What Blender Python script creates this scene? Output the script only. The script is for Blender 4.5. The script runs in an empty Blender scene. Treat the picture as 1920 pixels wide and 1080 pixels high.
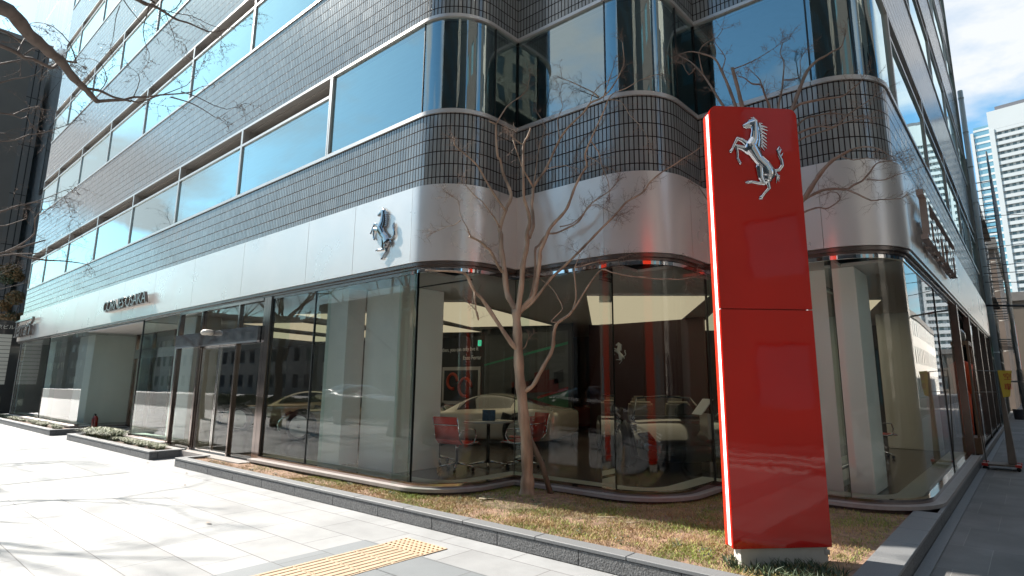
import bpy, bmesh, math, random
import numpy as np
from mathutils import Vector, Matrix, noise
random.seed(7)
S = bpy.context.scene
COL = S.collection
PI = math.pi

# ---------------------------------------------------------------- camera
cam = bpy.data.cameras.new('camera'); camo = bpy.data.objects.new('camera', cam); COL.objects.link(camo)
R0 = Vector((0.76797, 0.64048, 0.00290)); R1 = Vector((-0.11470, 0.14198, -0.98320)); R2 = Vector((-0.63013, 0.75474, 0.18249))
mw = Matrix.Identity(4)
for i in range(3):
    mw[i][0] = R0[i]; mw[i][1] = -R1[i]; mw[i][2] = -R2[i]; mw[i][3] = (0, 0, 1.5)[i]
camo.matrix_world = mw
cam.sensor_width = 36; cam.lens = 36 * 1097.4 / 1920
cam.shift_x = (960 - 1006.41) / 1920; cam.shift_y = -(540 - 513.31) / 1920
cam.clip_start = 0.05; cam.clip_end = 3000
S.camera = camo

# ---------------------------------------------------------------- sky and sun
SUN = Vector((1.0, 0.19, -0.82)).normalized()          # direction the light travels
elev = math.asin(-SUN.z); az = math.atan2(-SUN.x, -SUN.y)   # compass azimuth of the sun
world = bpy.data.worlds.new("World"); S.world = world; world.use_nodes = True
nt = world.node_tree; nt.nodes.clear()
def N(tree, typ, **kw):
    n = tree.nodes.new(typ)
    for k, v in kw.items(): setattr(n, k, v)
    return n
out = N(nt, 'ShaderNodeOutputWorld'); bg = N(nt, 'ShaderNodeBackground')
sky = N(nt, 'ShaderNodeTexSky'); sky.sky_type = 'NISHITA'; sky.sun_disc = False
sky.sun_elevation = elev; sky.sun_rotation = az; sky.air_density = 1.0; sky.dust_density = 0.6; sky.ozone_density = 1.6
tc = N(nt, 'ShaderNodeTexCoord'); sep = N(nt, 'ShaderNodeSeparateXYZ'); nt.links.new(tc.outputs['Generated'], sep.inputs[0])
addz = N(nt, 'ShaderNodeMath', operation='ADD'); addz.inputs[1].default_value = 0.22; nt.links.new(sep.outputs['Z'], addz.inputs[0])
mx = N(nt, 'ShaderNodeMath', operation='MAXIMUM'); mx.inputs[1].default_value = 0.1; nt.links.new(addz.outputs[0], mx.inputs[0])
dx = N(nt, 'ShaderNodeMath', operation='DIVIDE'); dy = N(nt, 'ShaderNodeMath', operation='DIVIDE')
nt.links.new(sep.outputs['X'], dx.inputs[0]); nt.links.new(mx.outputs[0], dx.inputs[1])
nt.links.new(sep.outputs['Y'], dy.inputs[0]); nt.links.new(mx.outputs[0], dy.inputs[1])
cmb = N(nt, 'ShaderNodeCombineXYZ'); nt.links.new(dx.outputs[0], cmb.inputs[0]); nt.links.new(dy.outputs[0], cmb.inputs[1])
cmb.inputs[2].default_value = 4.4
nz = N(nt, 'ShaderNodeTexNoise'); nz.inputs['Scale'].default_value = 1.15; nz.inputs['Detail'].default_value = 9; nz.inputs['Roughness'].default_value = 0.56
nz.inputs['Distortion'].default_value = 0.35
nt.links.new(cmb.outputs[0], nz.inputs['Vector'])
cr = N(nt, 'ShaderNodeValToRGB'); cr.color_ramp.elements[0].position = 0.475; cr.color_ramp.elements[1].position = 0.61
nt.links.new(nz.outputs['Fac'], cr.inputs[0])
skyg = N(nt, 'ShaderNodeMix', data_type='RGBA', blend_type='MULTIPLY'); skyg.inputs[0].default_value = 1
nt.links.new(sky.outputs[0], skyg.inputs[6]); skyg.inputs[7].default_value = (1.35, 1.98, 2.0, 1)
mixc = N(nt, 'ShaderNodeMix', data_type='RGBA'); nt.links.new(cr.outputs[0], mixc.inputs[0])
nt.links.new(skyg.outputs[2], mixc.inputs[6]); mixc.inputs[7].default_value = (7.6, 7.9, 8.2, 1)
nt.links.new(mixc.outputs[2], bg.inputs['Color']); bg.inputs['Strength'].default_value = 0.05
nt.links.new(bg.outputs[0], out.inputs['Surface'])
sl = bpy.data.lights.new('sun', 'SUN'); sl.energy = 5.0; sl.angle = math.radians(0.9); sl.color = (1, 0.93, 0.84)
so = bpy.data.objects.new('sun', sl); COL.objects.link(so); so.rotation_euler = SUN.to_track_quat('-Z', 'Y').to_euler()
so.location = (-20, -10, 30)
S.view_settings.view_transform = 'Standard'; S.view_settings.look = 'None'; S.view_settings.gamma = 1
S.view_settings.exposure = 1.33
S.render.engine = 'CYCLES'

# ---------------------------------------------------------------- materials
def srgb(h):
    c = [int(h[i:i+2], 16) / 255 for i in (0, 2, 4)]
    return tuple(((x / 12.92) if x < 0.04045 else ((x + 0.055) / 1.055) ** 2.4) for x in c)
def mat(name, col, rough=0.5, metal=0.0, var=0.0, vscale=8.0, bump=0.0, bscale=60.0, spec=0.5, coat=0.0, emit=None, es=0.0, rvar=0.0, stretch=None):
    m = bpy.data.materials.new(name); m.use_nodes = True; t = m.node_tree; b = t.nodes['Principled BSDF']
    b.inputs['Base Color'].default_value = (*col, 1); b.inputs['Roughness'].default_value = rough; b.inputs['Metallic'].default_value = metal
    b.inputs['Specular IOR Level'].default_value = spec; b.inputs['Coat Weight'].default_value = coat; b.inputs['Coat Roughness'].default_value = 0.045
    if emit: b.inputs['Emission Color'].default_value = (*emit, 1); b.inputs['Emission Strength'].default_value = es
    if var or bump or rvar:
        g = N(t, 'ShaderNodeNewGeometry'); mp = N(t, 'ShaderNodeMapping'); t.links.new(g.outputs['Position'], mp.inputs[0])
        if stretch: mp.inputs['Scale'].default_value = stretch
    if var or rvar:
        n = N(t, 'ShaderNodeTexNoise'); n.inputs['Scale'].default_value = vscale; n.inputs['Detail'].default_value = 5; t.links.new(mp.outputs[0], n.inputs['Vector'])
        if var:
            r = N(t, 'ShaderNodeMapRange'); r.inputs[1].default_value = 0.3; r.inputs[2].default_value = 0.7; r.inputs[3].default_value = 1 - var; r.inputs[4].default_value = 1 + var
            t.links.new(n.outputs['Fac'], r.inputs[0])
            mu = N(t, 'ShaderNodeVectorMath', operation='SCALE'); mu.inputs[0].default_value = col; t.links.new(r.outputs[0], mu.inputs['Scale'])
            t.links.new(mu.outputs[0], b.inputs['Base Color'])
        if rvar:
            r2 = N(t, 'ShaderNodeMapRange'); r2.inputs[1].default_value = 0.3; r2.inputs[2].default_value = 0.7; r2.inputs[3].default_value = max(0, rough - rvar); r2.inputs[4].default_value = rough + rvar
            t.links.new(n.outputs['Fac'], r2.inputs[0]); t.links.new(r2.outputs[0], b.inputs['Roughness'])
    if bump:
        n2 = N(t, 'ShaderNodeTexNoise'); n2.inputs['Scale'].default_value = bscale; n2.inputs['Detail'].default_value = 4; t.links.new(mp.outputs[0], n2.inputs['Vector'])
        bp = N(t, 'ShaderNodeBump'); bp.inputs['Strength'].default_value = bump; bp.inputs['Distance'].default_value = 0.01
        t.links.new(n2.outputs['Fac'], bp.inputs['Height']); t.links.new(bp.outputs[0], b.inputs['Normal'])
        if coat: t.links.new(bp.outputs[0], b.inputs['Coat Normal'])
    return m
def glass(name, tint=(0.8, 0.9, 0.87), ior=1.55, boost=1.0, wav=0.0, rough=0.0, refl=(1, 1, 1), base=0.0):
    """architectural glass: clear pane that lets light through and mirrors by Fresnel"""
    m = bpy.data.materials.new(name); m.use_nodes = True; t = m.node_tree; t.nodes.clear()
    o = N(t, 'ShaderNodeOutputMaterial'); tr = N(t, 'ShaderNodeBsdfTransparent'); gl = N(t, 'ShaderNodeBsdfGlossy'); mi = N(t, 'ShaderNodeMixShader')
    tr.inputs[0].default_value = (*tint, 1); gl.inputs['Roughness'].default_value = rough; gl.inputs[0].default_value = (*refl, 1)
    f = N(t, 'ShaderNodeFresnel'); f.inputs['IOR'].default_value = ior
    mu = N(t, 'ShaderNodeMath', operation='MULTIPLY'); mu.inputs[1].default_value = boost; mu.use_clamp = True
    ab = N(t, 'ShaderNodeMath', operation='ADD'); ab.inputs[1].default_value = base; ab.use_clamp = True
    t.links.new(f.outputs[0], mu.inputs[0]); t.links.new(mu.outputs[0], ab.inputs[0]); t.links.new(ab.outputs[0], mi.inputs[0]); t.links.new(tr.outputs[0], mi.inputs[1]); t.links.new(gl.outputs[0], mi.inputs[2])
    t.links.new(mi.outputs[0], o.inputs[0])
    if wav:
        g = N(t, 'ShaderNodeNewGeometry'); n = N(t, 'ShaderNodeTexNoise'); n.inputs['Scale'].default_value = 0.9; n.inputs['Detail'].default_value = 1
        t.links.new(g.outputs['Position'], n.inputs['Vector']); bp = N(t, 'ShaderNodeBump'); bp.inputs['Strength'].default_value = wav; bp.inputs['Distance'].default_value = 0.05
        t.links.new(n.outputs['Fac'], bp.inputs['Height'])
        for q in (gl, f): t.links.new(bp.outputs[0], q.inputs['Normal'])
    return m
def tile_mat(name, base, joint, tw, th, rough, metal, jit, mortar=0.006):
    """stacked glazed tiles laid out on the UV map, which is in metres; each tile sits at its own slight tilt"""
    m = bpy.data.materials.new(name); m.use_nodes = True; t = m.node_tree; b = t.nodes['Principled BSDF']; L = t.links.new
    uv = N(t, 'ShaderNodeUVMap')
    br = N(t, 'ShaderNodeTexBrick'); br.offset = 0; br.squash = 1; br.inputs['Scale'].default_value = 1
    br.inputs['Brick Width'].default_value = tw; br.inputs['Row Height'].default_value = th; br.inputs['Mortar Size'].default_value = mortar
    br.inputs['Mortar Smooth'].default_value = 0.1; br.inputs['Bias'].default_value = 0
    br.inputs['Color1'].default_value = (*[c * 0.86 for c in base], 1); br.inputs['Color2'].default_value = (*[c * 1.14 for c in base], 1); br.inputs['Mortar'].default_value = (*joint, 1)
    L(uv.outputs[0], br.inputs['Vector']); L(br.outputs['Color'], b.inputs['Base Color'])
    dv = N(t, 'ShaderNodeVectorMath', operation='DIVIDE'); dv.inputs[1].default_value = (tw, th, 1); L(uv.outputs[0], dv.inputs[0])
    fl = N(t, 'ShaderNodeVectorMath', operation='FLOOR'); L(dv.outputs[0], fl.inputs[0])
    wn = N(t, 'ShaderNodeTexWhiteNoise'); wn.noise_dimensions = '3D'; L(fl.outputs[0], wn.inputs['Vector'])
    sb = N(t, 'ShaderNodeVectorMath', operation='SUBTRACT'); sb.inputs[1].default_value = (0.5, 0.5, 0.5); L(wn.outputs['Color'], sb.inputs[0])
    sc = N(t, 'ShaderNodeVectorMath', operation='SCALE'); sc.inputs['Scale'].default_value = jit; L(sb.outputs[0], sc.inputs[0])
    bp = N(t, 'ShaderNodeBump'); bp.inputs['Strength'].default_value = 1; bp.inputs['Distance'].default_value = 0.006; bp.invert = True; L(br.outputs['Fac'], bp.inputs['Height'])
    ad = N(t, 'ShaderNodeVectorMath', operation='ADD'); L(bp.outputs[0], ad.inputs[0]); L(sc.outputs[0], ad.inputs[1])
    nm = N(t, 'ShaderNodeVectorMath', operation='NORMALIZE'); L(ad.outputs[0], nm.inputs[0]); L(nm.outputs[0], b.inputs['Normal'])
    mr = N(t, 'ShaderNodeMapRange'); mr.inputs[3].default_value = rough; mr.inputs[4].default_value = 0.9; L(br.outputs['Fac'], mr.inputs[0]); L(mr.outputs[0], b.inputs['Roughness'])
    mm = N(t, 'ShaderNodeMapRange'); mm.inputs[3].default_value = metal; mm.inputs[4].default_value = 0; L(br.outputs['Fac'], mm.inputs[0]); L(mm.outputs[0], b.inputs['Metallic'])
    sp = N(t, 'ShaderNodeMapRange'); sp.inputs[3].default_value = 0.9; sp.inputs[4].default_value = 0.1; L(br.outputs['Fac'], sp.inputs[0]); L(sp.outputs[0], b.inputs['Specular IOR Level'])
    return m
def slab_mat(name, base, joint, w, h, off, rough, contrast=0.06, mort=0.004, speck=0.12, stain=0.12):
    """stone slabs in world X/Y metres with speckle, stains and thin joints"""
    m = bpy.data.materials.new(name); m.use_nodes = True; t = m.node_tree; b = t.nodes['Principled BSDF']; L = t.links.new
    g = N(t, 'ShaderNodeNewGeometry'); mp = N(t, 'ShaderNodeMapping'); L(g.outputs['Position'], mp.inputs[0]); mp.inputs['Location'].default_value = off
    br = N(t, 'ShaderNodeTexBrick'); br.offset = 0.5; br.inputs['Scale'].default_value = 1; br.inputs['Brick Width'].default_value = w; br.inputs['Row Height'].default_value = h
    br.inputs['Mortar Size'].default_value = mort; br.inputs['Mortar Smooth'].default_value = 0.3
    br.inputs['Color1'].default_value = (*[c * (1 - contrast) for c in base], 1); br.inputs['Color2'].default_value = (*[c * (1 + contrast) for c in base], 1); br.inputs['Mortar'].default_value = (*joint, 1)
    L(mp.outputs[0], br.inputs['Vector'])
    n1 = N(t, 'ShaderNodeTexNoise'); n1.inputs['Scale'].default_value = 260; n1.inputs['Detail'].default_value = 2; L(g.outputs['Position'], n1.inputs['Vector'])
    n2 = N(t, 'ShaderNodeTexNoise'); n2.inputs['Scale'].default_value = 1.3; n2.inputs['Detail'].default_value = 6; n2.inputs['Roughness'].default_value = 0.65; L(g.outputs['Position'], n2.inputs['Vector'])
    r1 = N(t, 'ShaderNodeMapRange'); r1.inputs[1].default_value = 0.3; r1.inputs[2].default_value = 0.7; r1.inputs[3].default_value = 1 - speck; r1.inputs[4].default_value = 1 + speck; L(n1.outputs['Fac'], r1.inputs[0])
    r2 = N(t, 'ShaderNodeMapRange'); r2.inputs[1].default_value = 0.3; r2.inputs[2].default_value = 0.7; r2.inputs[3].default_value = 1 - stain; r2.inputs[4].default_value = 1 + stain * 0.6; L(n2.outputs['Fac'], r2.inputs[0])
    mu = N(t, 'ShaderNodeMath', operation='MULTIPLY'); L(r1.outputs[0], mu.inputs[0]); L(r2.outputs[0], mu.inputs[1])
    sc = N(t, 'ShaderNodeVectorMath', operation='SCALE'); L(br.outputs['Color'], sc.inputs[0]); L(mu.outputs[0], sc.inputs['Scale']); L(sc.outputs[0], b.inputs['Base Color'])
    b.inputs['Roughness'].default_value = rough
    bp = N(t, 'ShaderNodeBump'); bp.invert = True; bp.inputs['Distance'].default_value = 0.004; bp.inputs['Strength'].default_value = 0.8; L(br.outputs['Fac'], bp.inputs['Height'])
    bp2 = N(t, 'ShaderNodeBump'); bp2.inputs['Distance'].default_value = 0.003; bp2.inputs['Strength'].default_value = 0.4; L(n1.outputs['Fac'], bp2.inputs['Height']); L(bp.outputs[0], bp2.inputs['Normal']); L(bp2.outputs[0], b.inputs['Normal'])
    return m
def facade_mat(name, wall, win, w, h, mw_, mh, rough=0.25, axis='X'):
    """far facade: wall with a regular grid of dark glazed openings"""
    m = bpy.data.materials.new(name); m.use_nodes = True; t = m.node_tree; b = t.nodes['Principled BSDF']; L = t.links.new
    uv = N(t, 'ShaderNodeUVMap'); br = N(t, 'ShaderNodeTexBrick'); br.offset = 0; br.inputs['Scale'].default_value = 1
    br.inputs['Brick Width'].default_value = w; br.inputs['Row Height'].default_value = h; br.inputs['Mortar Size'].default_value = mw_
    br.inputs['Color1'].default_value = (*win, 1); br.inputs['Color2'].default_value = (*[c * 1.5 for c in win], 1); br.inputs['Mortar'].default_value = (*wall, 1)
    L(uv.outputs[0], br.inputs['Vector']); L(br.outputs['Color'], b.inputs['Base Color'])
    mr = N(t, 'ShaderNodeMapRange'); mr.inputs[3].default_value = 0.08; mr.inputs[4].default_value = 0.8; L(br.outputs['Fac'], mr.inputs[0]); L(mr.outputs[0], b.inputs['Roughness'])
    bp = N(t, 'ShaderNodeBump'); bp.inputs['Distance'].default_value = 0.1; L(br.outputs['Fac'], bp.inputs['Height']); L(bp.outputs[0], b.inputs['Normal'])
    return m

M = {}
M['fascia'] = mat('fascia_metal', (0.70, 0.655, 0.615), 0.30, 0.5, var=0.035, vscale=1.2, rvar=0.04)
M['tile'] = tile_mat('glazed_tile', (0.235, 0.245, 0.238), (0.022, 0.016, 0.015), 0.062, 0.187, 0.14, 0.12, 0.024, 0.0075)
M['frame'] = mat('window_frame_metal', (0.52, 0.49, 0.46), 0.35, 0.5, var=0.04, vscale=3)
M['cavity'] = mat('louvre_cavity', (0.16, 0.135, 0.12), 0.6, 0.0, var=0.08, vscale=2)
M['dark'] = mat('dark_bronze', (0.06, 0.05, 0.045), 0.3, 0.6, var=0.1, vscale=4)
M['bronze'] = mat('bronze_profile', (0.17, 0.14, 0.125), 0.25, 0.7, var=0.08, vscale=4)
M['chrome'] = mat('chrome', (0.66, 0.66, 0.68), 0.06, 1.0)
M['chromedarkrefl'] = mat('chrome_dark_reflection', (0.30, 0.30, 0.31), 0.08, 1.0)  # chrome darkened so its colour carries the dark surroundings it reflects
M['steel'] = mat('brushed_steel', (0.5, 0.5, 0.5), 0.3, 1.0, var=0.06, vscale=20, stretch=(1, 1, 30))
M['glass'] = glass('shop_glass', (0.92, 0.975, 0.945), 1.45, 1.0, wav=0.025)
M['winglass'] = glass('window_glass', (0.74, 0.88, 0.86), 1.6, 1.2, wav=0.06, refl=(0.82, 0.98, 1.0), base=0.22)
M['edge'] = mat('glass_joint', (0.02, 0.022, 0.022), 0.3)
M['blind'] = mat('window_blind', (0.58, 0.70, 0.64), 0.8, var=0.05, vscale=2, stretch=(1, 1, 14))
M['inner'] = mat('inner_wall', (0.22, 0.24, 0.22), 0.8, var=0.05)
M['white'] = mat('white_paint', (0.88, 0.90, 0.87), 0.5, var=0.02, vscale=2)
M['ceil'] = mat('ceiling_paint', (0.55, 0.52, 0.49), 0.7, var=0.03)
M['lightpanel'] = mat('lit_ceiling_panel', (0.2, 0.18, 0.14), 0.5, emit=(1.0, 0.83, 0.56), es=0.2)
M['floor'] = mat('showroom_floor', (0.15, 0.13, 0.12), 0.18, var=0.06, vscale=1.5)
M['ledge'] = mat('white_ledge', (0.62, 0.66, 0.63), 0.4)
M['stone'] = mat('plinth_stone', (0.29, 0.265, 0.25), 0.55, var=0.1, vscale=18, bump=0.15, bscale=160)
M['kerb'] = mat('kerb_granite', (0.17, 0.175, 0.18), 0.6, var=0.14, vscale=90, bump=0.2, bscale=260)
M['kerbrough'] = mat('split_granite', (0.13, 0.132, 0.135), 0.8, var=0.45, vscale=75, bump=1.0, bscale=80, stretch=(1, 1, 0.8))
M['joint'] = mat('dark_joint', (0.02, 0.02, 0.02), 0.9)
M['soil'] = mat('soil', (0.13, 0.085, 0.06), 0.95, var=0.35, vscale=22, bump=0.9, bscale=45)
M['pave'] = slab_mat('pale_granite_paving', (0.30, 0.305, 0.308), (0.12, 0.11, 0.11), 0.91, 0.455, (-6.37 + 9.1, 0.09, 0), 0.62, 0.10, 0.004, 0.14, 0.2)
M['band'] = slab_mat('grey_granite_band', (0.19, 0.205, 0.215), (0.12, 0.12, 0.12), 0.91, 0.455, (2.73, 0.09, 0), 0.6)
M['sidepave'] = slab_mat('dark_side_paving', (0.155, 0.15, 0.145), (0.24, 0.235, 0.22), 0.455, 0.91, (0, 0.2, 0), 0.7, 0.14, 0.004, 0.2, 0.3)
M['asphalt'] = mat('asphalt', (0.05, 0.05, 0.052), 0.85, var=0.2, vscale=3, bump=0.4, bscale=180)
M['paint'] = mat('road_paint', (0.62, 0.62, 0.6), 0.7, var=0.1, vscale=10)
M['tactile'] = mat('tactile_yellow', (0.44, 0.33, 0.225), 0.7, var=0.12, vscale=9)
M['tactshade'] = mat('tactile_shadow', (0.33, 0.19, 0.09), 0.8)  # darker tone painted as shade beside the bars and on the dots
M['red'] = mat('red_gloss', (0.42, 0.010, 0.005), 0.4, 0.0, var=0.08, vscale=1.5, coat=0.8, spec=0.0, bump=0.25, bscale=1.6)
M['redside'] = mat('red_edge', (0.55, 0.03, 0.01), 0.25, coat=0.5)
M['lightstrip'] = mat('light_strip', (0.8, 0.8, 0.8), 0.4, emit=(1, 0.97, 0.95), es=0.55)
M['bark'] = mat('pale_bark', (0.31, 0.225, 0.16), 0.75, var=0.5, vscale=9, bump=0.5, bscale=35, stretch=(1, 1, 0.25))
M['barkdark'] = mat('dark_bark', (0.13, 0.10, 0.085), 0.85, var=0.25, vscale=20, bump=0.5, bscale=60, stretch=(1, 1, 0.4))
M['twig'] = mat('twig', (0.20, 0.14, 0.105), 0.8, var=0.2, vscale=20)
M['black'] = mat('black_plastic', (0.012, 0.012, 0.013), 0.35)
M['rubber'] = mat('rubber', (0.015, 0.015, 0.016), 0.8)
def rgbm(n, h, r=0.5, me=0.0, **k): return mat(n, srgb(h), r, me, **k)

# ---------------------------------------------------------------- mesh helpers
class MB:
    soft = False
    def __init__(s): s.v = []; s.f = []; s.m = []; s.sm = []; s.uv = []
    def face(s, idx, mi=0, smooth=False, uv=None): s.f.append(tuple(idx)); s.m.append(mi); s.sm.append(smooth); s.uv.append(uv)
    def quad(s, a, b, c, d, mi=0, uv=None):
        n = len(s.v); s.v += [tuple(a), tuple(b), tuple(c), tuple(d)]; s.face((n, n+1, n+2, n+3), mi, False, uv)
    def box(s, x0, y0, z0, x1, y1, z1, mi=0):
        n = len(s.v)
        s.v += [(x0,y0,z0),(x1,y0,z0),(x1,y1,z0),(x0,y1,z0),(x0,y0,z1),(x1,y0,z1),(x1,y1,z1),(x0,y1,z1)]
        for q in ((0,3,2,1),(4,5,6,7),(0,1,5,4),(1,2,6,5),(2,3,7,6),(3,0,4,7)):
            P = [s.v[n+i] for i in q]
            ax = 0 if q in ((1,2,6,5),(3,0,4,7)) else 1
            uv = [(p[1-ax] if ax == 1 else p[1], p[2]) for p in P] if q not in ((0,3,2,1),(4,5,6,7)) else [(p[0], p[1]) for p in P]
            s.face([n+i for i in q], mi, False, uv)
    def obox(s, c, ax, ay, az, mi=0):
        """oriented box: centre and three half-axis vectors"""
        c = Vector(c); ax = Vector(ax); ay = Vector(ay); az = Vector(az); n = len(s.v)
        for k in (-1, 1):
            for (i, j) in ((-1,-1),(1,-1),(1,1),(-1,1)): s.v.append(tuple(c + ax*i + ay*j + az*k))
        for q in ((0,3,2,1),(4,5,6,7),(0,1,5,4),(1,2,6,5),(2,3,7,6),(3,0,4,7)): s.face([n+i for i in q], mi)
    def ring(s, po, pi, z0, z1, mi=0, ends=True, inner=True):
        n = len(po); u = [0]; s.soft = n > 6
        for i in range(1, n): u.append(u[-1] + math.dist(po[i], po[i-1]))
        for i in range(n-1):
            a, b, c, d = po[i], po[i+1], pi[i+1], pi[i]; U = (u[i] , u[i+1])
            s.quad((*a, z0), (*b, z0), (*b, z1), (*a, z1), mi, [(U[0], z0), (U[1], z0), (U[1], z1), (U[0], z1)])
            s.quad((*a, z1), (*b, z1), (*c, z1), (*d, z1), mi, [(0.03, 0.05)] * 4)
            s.quad((*d, z0), (*c, z0), (*b, z0), (*a, z0), mi, [(0.03, 0.05)] * 4)
            if inner: s.quad((*c, z0), (*d, z0), (*d, z1), (*c, z1), mi, [(0.03, 0.05)] * 4)
        if ends:
            for k in (0, n-1):
                a, d = po[k], pi[k]
                q = [(*d, z0), (*a, z0), (*a, z1), (*d, z1)]
                if k: q = q[::-1]
                s.quad(*q, mi, [(0.03, 0.05)] * 4)
    def strip(s, p, z0, z1, mi=0, smooth=True):
        n = len(s.v); u = 0
        for i, a in enumerate(p): s.v += [(*a, z0), (*a, z1)]
        for i in range(len(p)-1): s.face((n+2*i, n+2*i+2, n+2*i+3, n+2*i+1), mi, smooth)
    def prism(s, pts, z0, z1, mi=0, mtop=None, mbot=None):
        n = len(s.v); k = len(pts)
        s.v += [(p[0], p[1], z0) for p in pts] + [(p[0], p[1], z1) for p in pts]
        s.face([n+i for i in range(k)][::-1], mi if mbot is None else mbot); s.face([n+k+i for i in range(k)], mi if mtop is None else mtop)
        for i in range(k): j = (i+1) % k; s.face((n+i, n+j, n+k+j, n+k+i), mi)
    def tube(s, pts, radii, seg=8, mi=0, caps=True, smooth=True):
        P = [Vector(p) for p in pts]; n0 = len(s.v); up = None; k = len(P)
        if not hasattr(radii, '__len__'): radii = [radii] * k
        for i in range(k):
            t = (P[min(i+1, k-1)] - P[max(i-1, 0)])
            if t.length < 1e-9: t = Vector((0, 0, 1))
            t.normalize()
            if up is None:
                up = t.orthogonal().normalized()
            up = (up - t * up.dot(t)); up = up.normalized() if up.length > 1e-6 else t.orthogonal().normalized()
            w = t.cross(up)
            for j in range(seg):
                a = 2 * PI * j / seg; s.v.append(tuple(P[i] + (up * math.cos(a) + w * math.sin(a)) * radii[i]))
        for i in range(k-1):
            for j in range(seg):
                a = n0 + i*seg + j; b = n0 + i*seg + (j+1) % seg; s.face((a, b, b+seg, a+seg), mi, smooth)
        if caps:
            s.face([n0 + j for j in range(seg)][::-1], mi); s.face([n0 + (k-1)*seg + j for j in range(seg)], mi)
    def lathe(s, prof, c=(0,0,0), seg=20, mi=0, axis='Z', smooth=True):
        n0 = len(s.v); k = len(prof)
        for r, h in prof:
            for j in range(seg):
                a = 2*PI*j/seg; x, y = r*math.cos(a), r*math.sin(a)
                p = (x, y, h) if axis == 'Z' else ((h, x, y) if axis == 'X' else (y, h, x))
                s.v.append((c[0]+p[0], c[1]+p[1], c[2]+p[2]))
        for i in range(k-1):
            for j in range(seg):
                a = n0+i*seg+j; b = n0+i*seg+(j+1) % seg; s.face((a, b, b+seg, a+seg), mi, smooth)
        if prof[0][0] > 1e-5: s.face([n0+j for j in range(seg)][::-1], mi)
        if prof[-1][0] > 1e-5: s.face([n0+(k-1)*seg+j for j in range(seg)], mi)
    def build(s, name, mats, parent=None, merge=False, autosm=False):
        me = bpy.data.meshes.new(name); me.from_pydata(s.v, [], s.f)
        if not isinstance(mats, (list, tuple)): mats = [mats]
        for m_ in mats: me.materials.append(m_)
        me.polygons.foreach_set('material_index', s.m); me.polygons.foreach_set('use_smooth', s.sm)
        if any(u is not None for u in s.uv):
            ul = me.uv_layers.new(name='UVMap'); flat = []
            for f, u in zip(s.f, s.uv):
                for k in range(len(f)): flat += list(u[k]) if u is not None else [0, 0]
            ul.data.foreach_set('uv', flat)
        me.update()
        if s.soft:      # shade the bent parts smooth, keep the arrises sharp
            b = bmesh.new(); b.from_mesh(me); bmesh.ops.remove_doubles(b, verts=b.verts, dist=1e-5)
            for f in b.faces: f.smooth = True
            for e in b.edges: e.smooth = not (len(e.link_faces) != 2 or e.calc_face_angle() > 0.35)
            b.to_mesh(me); b.free()
        if merge:
            b = bmesh.new(); b.from_mesh(me); bmesh.ops.remove_doubles(b, verts=b.verts, dist=1e-5); b.to_mesh(me); b.free()
        o = bpy.data.objects.new(name, me); COL.objects.link(o)
        if parent: o.parent = parent
        return o
def tag(o, label=None, cat=None, group=None, kind=None):
    if label: o['label'] = label
    if cat: o['category'] = cat
    if group: o['group'] = group
    if kind: o['kind'] = kind
    return o
def thing(name, label, cat, loc=(0,0,0), rz=0, group=None):
    o = bpy.data.objects.new(name, None); COL.objects.link(o); o.empty_display_size = 0.3
    o.location = loc; o.rotation_euler = (0, 0, rz); return tag(o, label, cat, group)
def copy_tree(o, parent=None):
    c = o.copy(); COL.objects.link(c); c.parent = parent
    for ch in [x for x in KIDS.get(o.name, [])]: copy_tree(ch, c)
    return c
KIDS = {}
def kids_scan():
    KIDS.clear()
    for x in list(bpy.data.objects):
        if x.parent: KIDS.setdefault(x.parent.name, []).append(x)
def bevel(o, w, seg=2):
    b = bmesh.new(); b.from_mesh(o.data); bmesh.ops.remove_doubles(b, verts=b.verts, dist=1e-5)
    bmesh.ops.bevel(b, geom=[e for e in b.edges if len(e.link_faces) == 2 and e.calc_face_angle() > 0.5], offset=w, segments=seg, affect='EDGES', clamp_overlap=True)
    b.to_mesh(o.data); b.free(); return o
def text_mesh(name, txt, size, extrude, m, parent=None, sx=1.0, mw_=None, bold=0.0, spacing=1.0, align='LEFT'):
    cu = bpy.data.curves.new(name, 'FONT'); cu.body = txt; cu.size = size; cu.extrude = extrude; cu.offset = bold; cu.space_character = spacing; cu.align_x = align
    cu.resolution_u = 4
    tmp = bpy.data.objects.new('tmp', cu); COL.objects.link(tmp)
    dg = bpy.context.evaluated_depsgraph_get(); me = bpy.data.meshes.new_from_object(tmp.evaluated_get(dg)); bpy.data.objects.remove(tmp); bpy.data.curves.remove(cu)
    for v in me.vertices: v.co.x *= sx
    if mw_ is not None: me.transform(mw_)
    me.materials.clear(); me.materials.append(m); me.name = name
    o = bpy.data.objects.new(name, me); COL.objects.link(o)
    if parent: o.parent = parent
    return o
def frame_from(origin, xdir, ydir):
    x = Vector(xdir).normalized(); y = Vector(ydir).normalized(); z = x.cross(y); m_ = Matrix.Identity(4)
    for i in range(3): m_[i][0] = x[i]; m_[i][1] = y[i]; m_[i][2] = z[i]; m_[i][3] = origin[i]
    return m_

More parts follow.
